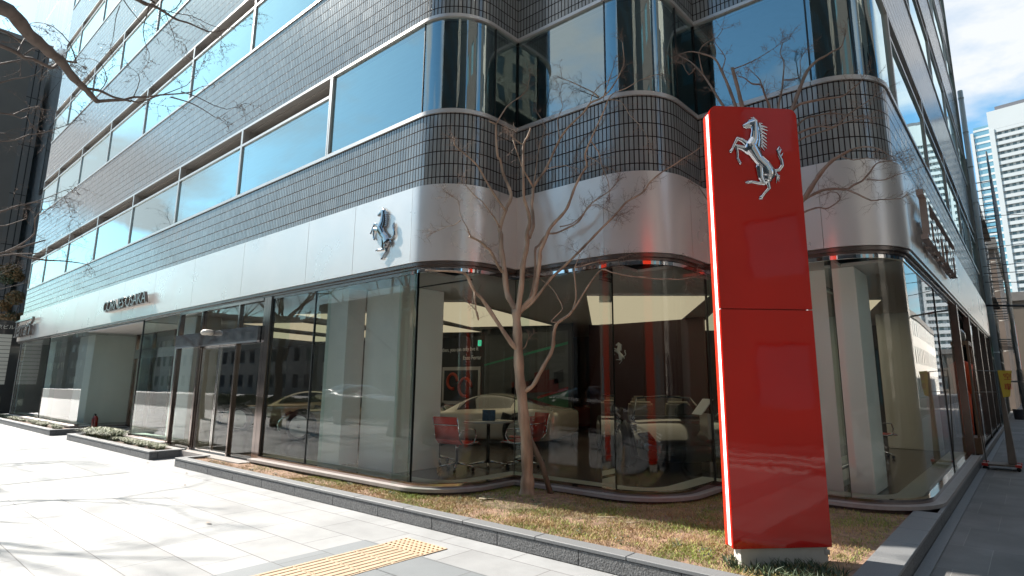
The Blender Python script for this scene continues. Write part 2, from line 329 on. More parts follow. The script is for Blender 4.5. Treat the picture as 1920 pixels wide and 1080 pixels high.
# ---------------------------------------------------------------- building outline (stepped corner with rounded noses)
XE, YA0, XB0, YE = -32.2, 4.9, -0.95, 25.6
def arc(cx, cy, r, n=24): return [(cx + r*math.sin(a), cy - r*math.cos(a)) for a in [PI/2*i/n for i in range(n+1)]]
def path(d, a='A', av=None, b='B', bv=None):
    """outline inset by d from (segment a, coordinate av) to (segment b, coordinate bv)"""
    segs = [('A', [(XE, YA0+d), (-6.35, YA0+d)]), ('c1', arc(-6.35, 5.72, .82-d)), ('V1', [(-5.53-d, 5.72), (-5.53-d, 6.16+d)]),
            ('H2', [(-5.53-d, 6.16+d), (-4.02, 6.16+d)]), ('c2', arc(-4.02, 6.96, .8-d)), ('V2', [(-3.22-d, 6.96), (-3.22-d, 7.5+d)]),
            ('H3', [(-3.22-d, 7.5+d), (-1.75, 7.5+d)]), ('c3', arc(-1.75, 8.3, .8-d)), ('B', [(XB0-d, 8.3), (XB0-d, YE)])]
    names = [s_[0] for s_ in segs]; i0, i1 = names.index(a), names.index(b); pts = []
    for k in range(i0, i1+1):
        nm, p = segs[k]; p = list(p)
        if k == i0 and av is not None: p[0] = (av, p[0][1]) if nm[0] in 'AH' else (p[0][0], av)
        if k == i1 and bv is not None: p[-1] = (bv, p[-1][1]) if nm[0] in 'AH' else (p[-1][0], bv)
        for q in p:
            if not pts or math.dist(q, pts[-1]) > 1e-4 or False: pts.append(q)
    return pts
def dens(p, n): return p
def rng(mb, d0, d1, z0, z1, mi=0, **k):
    po = path(d0, **k); pi = path(d1, **k)
    assert len(po) == len(pi), (len(po), len(pi), k)
    mb.ring(po, pi, z0, z1, mi)

M['stonedark'] = mat('plinth_dark_stone', (0.10, 0.09, 0.088), 0.8, var=0.2, vscale=30)
M['chanl'] = mat('polished_channel', (0.36, 0.30, 0.28), 0.12, 1.0, var=0.06, vscale=6)
M['glassfin'] = glass('fin_glass', (0.82, 0.93, 0.89), 1.5, 0.8)
M['bronzemir'] = mat('mirror_bronze', (0.22, 0.175, 0.16), 0.12, 1.0, var=0.15, vscale=3, stretch=(4, 4, .6))
M['chromed'] = mat('satin_chrome', (0.55, 0.52, 0.5), 0.15, 1.0)
M['darkmarble'] = mat('dark_polished_stone', (0.025, 0.028, 0.032), 0.06, 0.0, var=0.7, vscale=5, coat=1.0, spec=0.8, stretch=(1, 1, 3))
M['sensor'] = mat('sensor_cover', (0.66, 0.6, 0.52), 0.35)
M['walltaupe'] = mat('taupe_wall', (0.15, 0.13, 0.12), 0.7, var=0.05)
M['walldark'] = mat('dark_wall', (0.018, 0.02, 0.021), 0.6)
M['walldark2'] = mat('oxblood_wall', (0.035, 0.006, 0.005), 0.5)

M['soilmix'] = mat('bed_soil', (0.24, 0.15, 0.10), 0.95, var=0.4, vscale=14, bump=0.9, bscale=70)
M['grassgreen'] = mat('grass_green', (0.24, 0.29, 0.06), 0.8, var=0.3, vscale=3)
M['grassdry'] = mat('grass_dry', (0.38, 0.27, 0.13), 0.85, var=0.25, vscale=5)
M['grassdark'] = mat('grass_dark', (0.14, 0.17, 0.05), 0.8, var=0.3, vscale=5)
M['leafpale'] = mat('pale_blade', (0.30, 0.31, 0.20), 0.6, var=0.2, vscale=8)
M['leafgreen'] = mat('green_leaf', (0.11, 0.15, 0.06), 0.6, var=0.2, vscale=8)
M['leafdark'] = mat('dark_leaf', (0.045, 0.07, 0.035), 0.6, var=0.2, vscale=8)
M['leafdry'] = mat('dry_leaf', (0.55, 0.28, 0.1), 0.8)
M['leafbrown'] = mat('brown_leaf', (0.15, 0.105, 0.05), 0.7, var=0.3, vscale=3)
M['basegrey'] = mat('grey_base', (0.48, 0.46, 0.42), 0.6, var=0.1, vscale=6)
M['letter'] = mat('letter_metal', (0.16, 0.14, 0.13), 0.3, 0.6)
M['letterback'] = mat('letter_rail', (0.40, 0.38, 0.36), 0.4, 0.3)
M['letterlight'] = mat('letter_face_light', (0.42, 0.42, 0.41), 0.25, 0.8)
M['letterbox'] = mat('letter_box', (0.42, 0.32, 0.28), 0.4, 0.3, var=0.1)
M['lettercyanrefl'] = mat('letter_face_mirror', (0.55, 0.80, 0.88), 0.06, 1.0)  # cyan tint puts a reflection into the face colour

M['bark2'] = mat('grey_brown_bark', (0.20, 0.14, 0.105), 0.8, var=0.3, vscale=16, bump=0.5, bscale=40, stretch=(1, 1, .3))
M['stake'] = mat('stake_wood', (0.15, 0.12, 0.09), 0.85, var=0.2, vscale=20, bump=.3, bscale=50, stretch=(1, 1, .2))
M['carglass'] = mat('car_window', (0.012, 0.014, 0.016), 0.04, coat=1.0, spec=1)
M['carscreen'] = glass('car_screen', (0.85, 0.88, 0.85), 1.15, .5)
M['cream'] = mat('cream_paint', (0.62, 0.58, 0.50), 0.25, 0.2, coat=1.0)
M['carblack'] = mat('black_paint', (0.012, 0.013, 0.014), 0.15, coat=1.0)
M['cardred'] = mat('dark_red_paint', (0.22, 0.012, 0.008), 0.25, coat=1.0)
M['mutered'] = mat('muted_red', (0.10, 0.012, 0.012), 0.6)
M['carbronze'] = mat('bronze_paint', (0.42, 0.32, 0.22), 0.22, 0.5, coat=1.0)
M['carbronze2'] = mat('bronze_paint_light', (0.46, 0.36, 0.25), 0.22, 0.5, coat=1.0)
M['tan'] = mat('tan_leather', (0.34, 0.28, 0.21), 0.5)
M['lampdark'] = mat('headlight_lens', (0.03, 0.035, 0.04), 0.05, coat=1.0, spec=1)
M['tabletop'] = mat('pale_tabletop', (0.45, 0.46, 0.46), 0.12)
M['redfabric'] = mat('red_leather', (0.55, 0.035, 0.02), 0.45, var=0.05)
M['bluecard'] = mat('blue_card', (0.04, 0.12, 0.22), 0.4, var=0.4, vscale=25)
M['printdark'] = mat('dark_print', (0.02, 0.035, 0.035), 0.3, var=0.8, vscale=3)
M['printteal'] = mat('teal_print', (0.015, 0.06, 0.07), 0.3, var=0.8, vscale=2)
M['whitepaint'] = mat('white_lettering', (0.8, 0.8, 0.8), 0.5)
M['ringred'] = mat('ring_red', (0.35, 0.05, 0.025), 0.5)
M['exitgreen'] = mat('exit_green', (0.02, 0.3, 0.15), 0.5, emit=(0.05, 0.9, 0.5), es=0.25)
M['track'] = mat('track_print', (0.055, 0.06, 0.06), 0.5, var=0.25, vscale=1.2, stretch=(1, 1, 6))
M['vergepale'] = mat('verge_pale', (0.03, 0.22, 0.12), 0.5)
M['vergegreen'] = mat('verge_green', (0.02, 0.10, 0.045), 0.5)
M['lightstrip2'] = mat('shelf_light', (.8, .7, .5), .5, emit=(1, .75, .45), es=2.0)
M['wood'] = mat('brown_wood', (0.19, 0.12, 0.075), 0.5, var=.15, vscale=6, stretch=(4, 4, .6))
M['orange'] = mat('orange_cloth', (0.75, 0.09, 0.02), 0.7)
M['helmgrey'] = mat('helmet_grey', (0.22, 0.20, 0.18), 0.3, coat=.5)

M['fac_dark'] = facade_mat('dark_office_facade', (0.07, 0.06, 0.055), (0.05, 0.10, 0.12), 3.2, 3.4, .95, 0)
M['fac_tan'] = facade_mat('tan_office_facade', (0.16, 0.135, 0.11), (0.03, 0.04, 0.045), 2.4, 3.2, .7, 0)
M['fac_beige'] = facade_mat('beige_facade', (0.38, 0.35, 0.31), (0.04, 0.05, 0.06), 2.8, 3.1, .8, 0)
M['fac_white'] = facade_mat('white_facade', (0.62, 0.60, 0.56), (0.03, 0.035, 0.04), 1.7, 3.0, .62, 0)
M['ribbed'] = tile_mat('ribbed_metal_panels', (0.42, 0.45, 0.47), (0.06, 0.06, 0.065), 0.42, 4.2, 0.3, 0.7, 0.01, 0.03)
M['ribdark'] = tile_mat('dark_ribbed_panels', (0.075, 0.07, 0.066), (0.03, 0.03, 0.03), 0.35, 3.4, 0.55, 0.1, 0.01, 0.03)
M['concrete'] = mat('concrete', (0.20, 0.19, 0.18), 0.85, var=0.12, vscale=.7, bump=.2, bscale=8)
M['brownwall'] = mat('brown_wall', (0.2, 0.16, 0.135), 0.85, var=0.2, vscale=.6)
M['towerwhite'] = mat('tower_white', (0.50, 0.52, 0.53), 0.6, var=0.04, vscale=.05)
M['towerdark'] = mat('tower_recess', (0.27, 0.31, 0.32), 0.4, var=0.5, vscale=.35)
M['towerglass'] = mat('tower_glass', (0.25, 0.42, 0.46), 0.08, 0.6)
M['pipe'] = mat('pale_pipe', (0.46, 0.52, 0.53), 0.45, var=0.05, vscale=2)
M['steelpipe'] = mat('scaffold_pipe', (0.22, 0.22, 0.21), 0.5, 0.6, var=.3, vscale=3)
M['cabinet'] = mat('grey_cabinet', (0.13, 0.13, 0.145), 0.5, var=.06)
M['green'] = mat('green_lamp', (0.0, 0.3, 0.1), 0.4, emit=(0.02, 1, 0.3), es=1.2)
M['yellow'] = mat('yellow_flag', (0.65, 0.48, 0.06), 0.6)
M['redmark'] = mat('red_marking', (0.5, 0.04, 0.03), 0.6)
M['boardgrey'] = mat('board_side', (0.17, 0.14, 0.12), 0.6, var=.1)
M['signblack'] = mat('directory_black', (0.02, 0.022, 0.025), 0.25, coat=.5)
M['signplate'] = mat('directory_plates', (0.45, 0.45, 0.42), 0.4)
M['hedge'] = mat('hedge_leaf', (0.07, 0.10, 0.04), 0.7, var=.4, vscale=6)
M['terracotta'] = mat('terracotta', (0.32, 0.11, 0.07), 0.8)
M['carwhite'] = mat('white_car_paint', (0.6, 0.6, 0.6), 0.2, coat=1)
M['winmirror'] = mat('dark_window_glass', (0.10, 0.15, 0.17), 0.05, 0.6, coat=1.0)
M['concretedk'] = mat('dark_render', (0.115, 0.105, 0.095), 0.85, var=0.08, vscale=.7)
M['leafbrown2'] = mat('rusty_leaf', (0.26, 0.16, 0.075), 0.7, var=0.2, vscale=3)
M['towercore'] = facade_mat('tower_window_grid', (0.42, 0.44, 0.45), (0.10, 0.13, 0.14), 2.4, 3.15, .55, 0)

# ================================================================ THE SHOWROOM BUILDING
BLD = thing('showroom_building', 'grey tiled corner building with rounded stepped corner, ribbon windows and glass showroom at street level', 'building', (-6, 8, 0))
BLD.location = (0, 0, 0)
# fascia panels
def gap(v, s): return v
FA = [-32.2, -30.7, -28.3, -25.9, -23.5, -21.1, -18.7, -16.33, -13.93, -11.52, -9.12, -7.74, -6.35]
g = 0.004
for i in range(len(FA)-1):
    m_ = MB(); rng(m_, 0, .045, 3.10, 4.17, a='A', av=FA[i]+g, b='A', bv=FA[i+1]-g); m_.build('fascia_panel', M['fascia'], BLD)
for a, av, b, bv in (('c1', None, 'V1', 5.79), ('V1', 5.80, 'V1', None), ('H2', None, 'H2', -4.025), ('c2', None, 'V2', 7.03), ('V2', 7.04, 'V2', None), ('H3', None, 'H3', -1.755), ('c3', None, 'B', 8.34)):
    m_ = MB(); po = path(0, a, av, b, bv); pi = path(.045, a, av, b, bv)
    if a == 'c1': po = path(0, 'c1', None, 'V1', 5.79); pi = path(.045, 'c1', None, 'V1', 5.79)
    m_.ring(po, pi, 3.10, 4.17)
    o = m_.build('fascia_panel', M['fascia'], BLD)
    for p_ in o.data.polygons: pass
FB = [8.35, 10.7, 13.1, 15.5, 17.9, 20.3, 22.7, 25.6]
for i in range(len(FB)-1):
    m_ = MB(); rng(m_, 0, .045, 3.10, 4.17, a='B', av=FB[i]+g, b='B', bv=FB[i+1]-g); m_.build('fascia_panel', M['fascia'], BLD)
m_ = MB(); rng(m_, .06, .10, 3.08, 4.18); m_.build('fascia_backing', M['dark'], BLD)
# soffit profiles over the shop windows
m_ = MB(); rng(m_, .02, .5, 3.05, 3.095); rng(m_, .06, .12, 3.015, 3.048); m_.build('soffit_profile', M['bronze'], BLD); m_ = MB(); rng(m_, .085, .125, 2.965, 3.013, a='A', av=-10.36, b='A', bv=-6.285); m_.build('window_head_rail', M['bronze'], BLD)
m_ = MB(); rng(m_, .085, .125, 2.965, 3.013, a='A', av=-6.28, b='B', bv=13.0); m_.build('window_head_rail', M['chrome'], BLD)
# tiled spandrel walls, one per storey
FLH = 3.29; NF = 5
zb = [(4.175, 5.25)] + [(6.80 + FLH*k, 5.25 + FLH*(k+1)) for k in range(NF-1)] + [(6.80 + FLH*(NF-1), 6.80 + FLH*(NF-1) + 1.9)]
for z0, z1 in zb:
    m_ = MB(); rng(m_, .08, .30, z0, z1); m_.build('tile_wall', M['tile'], BLD)
# roof and floor plates behind the skin
def plate(name, z0, z1, m, d=0.32):
    mb = MB()
    mb.box(XE+.02, 4.9+d, z0, -6.36, 25.5, z1); mb.box(-6.36, 5.74, z0, -5.55-d, 25.5, z1); mb.box(-5.55-d, 6.18+d, z0, -4.03, 25.5, z1)
    mb.box(-4.03, 6.98+d*.2, z0, -3.24-d, 25.5, z1); mb.box(-3.24-d, 7.52+d, z0, -1.76, 25.5, z1); mb.box(-1.76, 8.32, z0, -.97-d, 25.5, z1)
    return mb.build(name, m, BLD)
plate('ceiling', 3.0, 3.04, M['ceil'], .14)
for z0, z1 in zb[:-1]: plate('floor_plate', z0+.15, z1-.02, M['inner'])
plate('roof', zb[-1][0]+.1, zb[-1][1]-.1, M['inner'])
m_ = MB()
for k in range(NF):
    z0 = 5.23+FLH*k; z1 = 6.82+FLH*k
    m_.box(-31.9, 9.5, z0, -5.2, 9.6, z1); m_.box(-5.1, 9.5, z0, -5.0, 25.4, z1); m_.box(-32.15, 5.3, z0, -32.05, 25.4, z1)
m_.build('upper_partition', M['inner'], BLD)
m_ = MB(); m_.box(-32.2, 25.5, 0.2, -.97, 25.6, 22.); m_.box(-32.2, 5.2, 0.2, -32.1, 25.49, 3.0); m_.box(-32.2, 5.25, 4.2, -32.18, 25.49, 22.); m_.build('end_wall', M['inner'], BLD)

# ---- ribbon windows
MX = [-32.18, -29.6, -26.15, -22.68, -19.22, -15.75, -12.3, -8.84]
MY = [9.1, 12.5, 16.0, 19.3, 22.8, 25.55]
def ribbon_window(P, L, z0, z1, blind=True):
    """P maps (u along facade, depth inward, z) to the world; L is the window length"""
    def bx(mb, u0, u1, d0, d1, a, b, mi=0):
        n = len(mb.v)
        for z in (a, b):
            for (u, d) in ((u0, d0), (u1, d0), (u1, d1), (u0, d1)): mb.v.append(P(u, d, z))
        for q in ((0,3,2,1),(4,5,6,7),(0,1,5,4),(1,2,6,5),(2,3,7,6),(3,0,4,7)): mb.face([n+i for i in q], mi)
    f = MB(); zt = z1-.40
    bx(f, 0, L, .03, .16, z0, z0+.055); bx(f, 0, L, .03, .16, z1-.05, z1)
    bx(f, 0, .035, .03, .16, z0+.055, z1-.05); bx(f, L-.035, L, .03, .16, z0+.055, z1-.05)
    bx(f, .035, L-.035, .03, .14, zt-.025, zt+.025)
    bx(f, .0, L, .163, .45, z1-.06, z1-.003, 1)         # hood soffit
    bx(f, .01, .05, .163, .45, zt-.02, z1-.06, 1); bx(f, L-.05, L-.01, .163, .45, zt-.02, z1-.06, 1)
    bx(f, .05, L-.05, .42, .45, zt+.03, z1-.06, 2); bx(f, .05, L-.05, .15, .42, zt-.02, zt+.02, 2)
    bx(f, L*.5-.006, L*.5+.006, .405, .419, zt+.03, z1-.06, 3)
    w = f.build('window', [M['frame'], M['frame2'], M['cavity'], M['edge']], BLD)
    pn = MB(); pn.quad(P(.035, .06, z0+.055), P(L-.035, .06, z0+.055), P(L-.035, .06, zt-.025), P(.035, .06, zt-.025)); pn.build('pane', M['winglass'], w)
    if blind:
        b_ = MB(); bx(b_, .06, L-.06, .165, .172, z0+.06, zt-.03); b_.build('blind', M['blind'], w)
    return w
M['frame2'] = mat('window_reveal', (0.36, 0.33, 0.30), 0.6, 0.0, var=0.05)
for k in range(NF):
    z0 = 5.25+FLH*k; z1 = 6.80+FLH*k
    for i in range(len(MX)-1):
        x0 = MX[i]+.002; x1 = MX[i+1]-.002
        ribbon_window(lambda u, d, z, x0=x0: (x0+u, 4.9+.08+d-.05, z), x1-x0, z0, z1, blind=not (k == 0 and i in (2, 3, 4)) )
    for i in range(len(MY)-1):
        y0 = MY[i]+.002; y1 = MY[i+1]-.002
        ribbon_window(lambda u, d, z, y0=y0: (-.95-.08-d+.05, y0+u, z), y1-y0, z0, z1)
# ---- flush corner windows with bent panes
def strip_window(name, z0, z1, pieces, dframe=.03, dglass=.06, rail=.06, mglass='winglass', blinds=()):
    for i, (a, av, b, bv) in enumerate(pieces):
        pn = MB(); pn.strip(path(dglass, a, av, b, bv), z0+rail, z1-rail*.8); w = pn.build(name, M[mglass], BLD)
        f = MB(); rng(f, dframe, dframe+.12, z0, z0+rail, a=a, av=av, b=b, bv=bv); f.build('sill_rail', M['frame'], w)
        f = MB(); rng(f, dframe, dframe+.12, z1-rail*.8, z1, a=a, av=av, b=b, bv=bv); f.build('head_rail', M['frame'], w)
        e = path(dframe+.02, a, av, b, bv)[0]; e2 = path(dframe+.05, a, av, b, bv)[0]
        jb = MB(); p0 = path(dglass-.012, a, av, b, bv); p1 = path(dglass+.03, a, av, b, bv)
        v = Vector((p0[1][0]-p0[0][0], p0[1][1]-p0[0][1], 0)).normalized()*.012
        q = [p0[0], (p0[0][0]+v.x, p0[0][1]+v.y), (p1[0][0]+v.x, p1[0][1]+v.y), p1[0]]
        jb.prism(q, z0+rail, z1-rail*.8); jb.build('glass_joint', M['edge'], w)
        if i in blinds:
            b_ = MB(); b_.strip(path(.17, a, av, b, bv), z0+rail, z1-.1); b_.build('blind', M['blind'], w)
UP = [('A', -8.838, 'A', -6.35), ('c1', None, 'V1', 5.76), ('V1', 5.76, 'V1', None), ('H2', None, 'H2', -4.03), ('c2', None, 'V2', 7.0), ('V2', 7.0, 'V2', None), ('H3', None, 'H3', -1.76), ('c3', None, 'B', 9.098)]
OUT0 = .08
def shift(p, s): return p
for k in range(NF):
    z0 = 5.25+FLH*k; z1 = 6.80+FLH*k
    strip_window('corner_window', z0, z1, UP, dframe=.06, dglass=.10, blinds=(0,))
    m_ = MB(); m_.box(-8.837, 4.962, z0+.061, -8.80, 5.09, z1-.05); m_.build('mullion', M['frame'], BLD); m_ = MB(); m_.box(-1.14, 9.055, z0+.061, -1.012, 9.096, z1-.05); m_.build('mullion', M['frame'], BLD)

# ---- ground floor
# showroom floor, plinth, sills
mb = MB()
for q in ((XE+.02, 5.3, -22, 25.4), (-22, 6.3, -17.2, 25.4), (-17.2, 5.1, -6.4, 25.4), (-6.4, 5.85, -5.7, 25.4), (-5.7, 6.32, -4.1, 25.4), (-4.1, 7.1, -3.4, 25.4), (-3.4, 7.66, -1.8, 25.4), (-1.8, 8.4, -1.12, 25.4)):
    mb.box(q[0], q[1], .02, q[2], q[3], .16)
mb.build('showroom_floor', M['floor'], BLD)
for a, av, b, bv in (('A', -31.7, 'A', -22.0), ('A', -17.15, 'A', -14.66), ('A', -10.52, 'B', 13.9)):
    s_ = MB(); rng(s_, -.05, .16, .156, .196, a=a, av=av, b=b, bv=bv); s_.build('plinth_stone', M['stone'], BLD)
    s_ = MB(); rng(s_, .0, .16, .0, .155, a=a, av=av, b=b, bv=bv); s_.build('plinth_base', M['stonedark'] if 'stonedark' in M else M['kerbrough'], BLD)
    s_ = MB(); rng(s_, .055, .13, .196, .245, a=a, av=av, b=b, bv=bv); s_.build('glazing_channel', M['chanl'] if 'chanl' in M else M['bronze'], BLD)
    if a == 'A' and b == 'A':
        s_ = MB(); rng(s_, .165, .42, .161, .235, a=a, av=av, b=b, bv=bv); s_.build('inner_sill', M['ledge'], BLD)
s_ = MB(); po = path(.165, 'A', -10.5, 'B', 13.9); pi = path(.42, 'A', -10.5, 'B', 13.9); s_.ring(po, pi, .161, .235); s_.build('inner_sill', M['ledge'], BLD)
# shop windows
GZ0, GZ1 = .246, 3.012
def shop_pane(a, av, b, bv):
    w = MB(); p = path(.10, a, av, b, bv); w.strip(p, GZ0, GZ1); w = w.build('shop_window', M['glass'], BLD)
    jb = MB(); p0 = path(.088, a, av, b, bv); p1 = path(.125, a, av, b, bv)
    v = Vector((p0[1][0]-p0[0][0], p0[1][1]-p0[0][1], 0)).normalized()*.014
    jb.prism([p0[0], (p0[0][0]+v.x, p0[0][1]+v.y), (p1[0][0]+v.x, p1[0][1]+v.y), p1[0]], GZ0, GZ1); jb.build('glass_joint', M['edge'], w)
    # glass fin standing behind the joint
    n_ = Vector((-v.y, v.x, 0)).normalized()
    fn = MB(); a0 = Vector((p1[0][0], p1[0][1], 0)); fn.quad(tuple(a0+Vector((0,0,GZ0))), tuple(a0+n_*.32+Vector((0,0,GZ0))), tuple(a0+n_*.32+Vector((0,0,GZ1))), tuple(a0+Vector((0,0,GZ1)))); fn.build('glass_fin', M['glassfin'] if 'glassfin' in M else M['glass'], w)
for s_ in (('A', -31.7, 'A', -26.9), ('A', -26.9, 'A', -22.0), ('A', -17.15, 'A', -14.66), ('A', -10.36, 'A', -8.9), ('A', -8.9, 'A', -6.28), ('A', -6.28, 'V1', None), ('H2', None, 'H2', -3.98), ('H2', -3.98, 'V2', None), ('H3', None, 'H3', -1.72), ('H3', -1.72, 'B', 11.0), ('B', 11.0, 'B', 13.9)):
    shop_pane(*s_)
for x in (-22.0, -17.15):    # returns into the recessed entrance
    w = MB(); w.quad((x, 5.0, .2), (x, 6.25, .2), (x, 6.25, 3.0), (x, 5.0, 3.0)); w.build('side_glass', M['glass'], BLD)
m_ = MB(); m_.box(-31.76, 4.98, .2, -31.7, 5.04, 3.01); m_.build('glass_end_post', M['steel'], BLD); m_ = MB(); m_.box(-21.99, 4.97, 2.97, -17.16, 6.3, 2.999); m_.build('porch_ceiling', M['ceil'], BLD)
# entrance in the main front
E1 = thing('sliding_entrance', None, None); 
bpy.data.objects.remove(E1)
def post(mb, x, w=.07, y0=4.96, y1=5.05, z0=0.02, z1=3.01, mi=0): mb.box(x-w/2, y0, z0, x+w/2, y1, z1, mi)
f = MB()
for x, w in ((-14.61, .08), (-13.39, .07), (-11.63, .055), (-10.57, .10)): post(f, x, w)
f.box(-14.57, 4.95, 2.96, -10.64, 5.06, 3.01); f.box(-14.57, 4.95, .1, -10.64, 5.06, .14); f.box(-10.515, 4.96, .245, -10.36, 5.05, 3.01)
f.build('entrance_frame', M['bronzemir'], BLD)
f = MB(); f.box(-14.56, 4.90, 2.24, -10.65, 5.10, 2.50); o = f.build('entrance_transom', M['darkmarble'], BLD)
f = MB(); f.box(-14.56, 4.895, 2.205, -10.65, 5.105, 2.238); f.build('transom_trim', M['chrome'], BLD)
for x0, x1 in ((-14.56, -13.45), (-11.59, -10.65)):
    w = MB(); w.quad((x0, 5.0, .14), (x1, 5.0, .14), (x1, 5.0, 2.2), (x0, 5.0, 2.2)); w.build('sidelight', M['glass'], BLD)
for x0, x1 in ((-14.56, -13.45), (-13.33, -11.67), (-11.59, -10.65)):
    w = MB(); w.quad((x0, 5.0, 2.5), (x1, 5.0, 2.5), (x1, 5.0, 2.96), (x0, 5.0, 2.96)); w.build('transom_light', M['glass'], BLD)
for x0, x1 in ((-13.33, -12.51), (-12.49, -11.67)):
    d_ = MB(); d_.box(x0, 5.02, .14, x0+.035, 5.06, 2.2); d_.box(x1-.035, 5.02, .14, x1, 5.06, 2.2); d_.box(x0+.035, 5.02, .14, x1-.035, 5.06, .18); d_.box(x0+.035, 5.02, 2.16, x1-.035, 5.06, 2.2)
    dd = d_.build('sliding_door', M['chromed'], BLD)
    w = MB(); w.quad((x0+.035, 5.04, .18), (x1-.035, 5.04, .18), (x1-.035, 5.04, 2.16), (x0+.035, 5.04, 2.16)); w.build('door_glass', M['glass'], dd)
# sensor lamp over the doors
s_ = MB(); s_.lathe([(0, .0), (.10, 0), (.125, .03), (.12, .075), (.07, .105), (0, .112)], (-12.66, 4.82, 2.42), 24); s_.tube([(-12.66, 4.84, 2.44), (-12.66, 4.90, 2.44)], .03, 10)
s_.build('door_sensor', M['sensor'], BLD)
# recessed second entrance
f = MB()
for x in (-21.9, -20.4, -18.7, -17.25): post(f, x, .09, 6.24, 6.33, .02, 3.0)
f.box(-21.83, 6.22, 2.2, -17.32, 6.34, 2.48, 1); f.box(-21.83, 6.25, 2.94, -17.32, 6.31, 3.0)
f.build('recessed_door_frame', [M['bronzemir'], M['darkmarble']], BLD)
w = MB()
for x0, x1 in ((-21.83, -20.47), (-20.33, -18.77), (-18.63, -17.32)): w.quad((x0, 6.28, .1), (x1, 6.28, .1), (x1, 6.28, 2.2), (x0, 6.28, 2.2)); w.quad((x0, 6.28, 2.48), (x1, 6.28, 2.48), (x1, 6.28, 2.94), (x0, 6.28, 2.94))
w.build('recessed_door_glass', M['glass'], BLD)
# structural columns
def column(x0, y0, x1, y1, name='column'):
    c = MB(); c.box(x0, y0, .161, x1, y1, 2.999); return bevel(c.build(name, M['white'], BLD), .012)
column(-8.38, 5.62, -7.45, 6.5); column(-25.2, 5.5, -23.4, 6.9); column(-2.62, 8.37, -1.62, 9.16); column(-15.9, 5.35, -14.75, 5.9); column(-29.4, 5.5, -28.5, 6.4)
column(-2.5, 14.6, -1.6, 15.4)
c_ = MB(); c_.box(-9.0, 5.28, .236, -8.39, 5.61, 2.999); c_.build('wall_panel', M['white'], BLD)
# side street part of the ground floor
f = MB()
for y in (14.0, 16.9, 19.8, 22.7, 25.4): f.box(-1.10, y-.08, .1, -.98, y+.08, 3.02)
f.box(-1.1, 14.08, .1, -1.0, 25.32, .22); f.build('side_frame', M['bronze'], BLD)
for y0, y1 in ((16.98, 19.72), (19.88, 22.62), (22.78, 25.32)):
    w = MB(); w.quad((-1.05, y0, .22), (-1.05, y1, .22), (-1.05, y1, 3.02), (-1.05, y0, 3.02)); w.build('side_window', M['glass'], BLD)
# interior walls
f = MB(); f.box(-32, 12.6, .161, -12.0, 12.7, 2.999, 0); f.build('back_wall', M['walltaupe'], BLD)
f = MB(); f.box(-12.0, 12.71, .161, -11.9, 16.0, 2.999, 0); f.box(-11.9, 16, .161, -8.4, 16.1, 2.999, 0); f.build('back_wall', M['walldark'], BLD)
f = MB(); f.box(-8.4, 15.9, .161, -5.2, 16.0, 2.999, 0); f.build('back_wall', M['walldark2'], BLD)
f = MB(); f.box(-5.2, 17.5, .161, -2.6, 17.6, 2.999, 0); f.box(-2.6, 17.5, .161, -1.2, 17.6, 2.999, 1); f.build('back_wall', [M['walldark'], M['walltaupe']], BLD)

# ================================================================ GROUND
def sheet(name, x0, y0, x1, y1, z, m, kind='structure', div=1):
    mb = MB(); mb.quad((x0, y0, z), (x1, y0, z), (x1, y1, z), (x0, y1, z)); o = mb.build(name, m); tag(o, kind=kind); return o
sheet('ground', -600, -600, 600, 900, -0.03, mat('far_ground', (0.12, 0.12, 0.115), 0.9, var=0.1, vscale=.2))
pv = MB()
pv.quad((-75, -3.2, 0), (-0.95, -3.2, 0), (-0.95, 4.24, 0), (-75, 4.24, 0)); pv.quad((-0.95, -3.2, 0), (4.2, -3.2, 0), (4.2, 4.24, 0), (-0.95, 4.24, 0))
pv.quad((-75, 4.24, 0), (-10.4, 4.24, 0), (-10.4, 6.35, 0), (-75, 6.35, 0))
tag(pv.build('pavement', M['pave']), kind='structure')
sheet('side_pavement', -0.95, 4.24, 2.6, 90, 0.0, M['sidepave'])
bd = MB()
def band(x0, y0, x1, y1, z=0.004): bd.quad((x0, y0, z), (x1, y0, z), (x1, y1, z), (x0, y1, z))
band(-5.12, -3.1, -4.87, 3.565); band(-4.28, 3.10, 4.1, 3.565); band(-4.28, -3.1, -4.03, 3.09)
band(-14.6, 3.11, -11.75, 3.5); band(-12.2, .5, -11.75, 3.105); band(-14.6, .5, -14.15, 3.105); band(-17.6, 1.75, -14.61, 2.15); band(-17.6, 2.16, -17.2, 3.5)
tag(bd.build('paving_band', M['band']), kind='structure')
# tactile guide path: warning dots then guide bars
tp = thing('tactile_paving', 'yellow tactile paving strip with raised bars ending in dotted blocks beside the kerb', 'tactile paving')
TX = [-4.87, -4.575, -4.28]
for i in range(2):
    t_ = MB(); t_.box(TX[i]+.002, 3.575, .001, TX[i+1]-.002, 3.868, .008)
    for a in range(5):
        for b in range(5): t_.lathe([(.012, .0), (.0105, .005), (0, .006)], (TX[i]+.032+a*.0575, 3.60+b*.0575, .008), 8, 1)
    t_.build('warning_block', [M['tactile'], M['tactshade']], tp)
for j in range(15):
    y1 = 3.571-.296*j
    for i in range(2):
        t_ = MB(); t_.box(TX[i]+.002, y1-.292, .001, TX[i+1]-.002, y1, .008)
        for a in range(4):
            xc = TX[i]+.038+a*.0733; t_.box(xc-.012, y1-.282, .008, xc+.012, y1-.010, .0125); t_.box(xc+.012, y1-.282, .0081, xc+.017, y1-.010, .0085, 1)  # thin dark strip paints a shadow along one side of each bar
        t_.build('guide_block', [M['tactile'], M['tactshade']], tp)
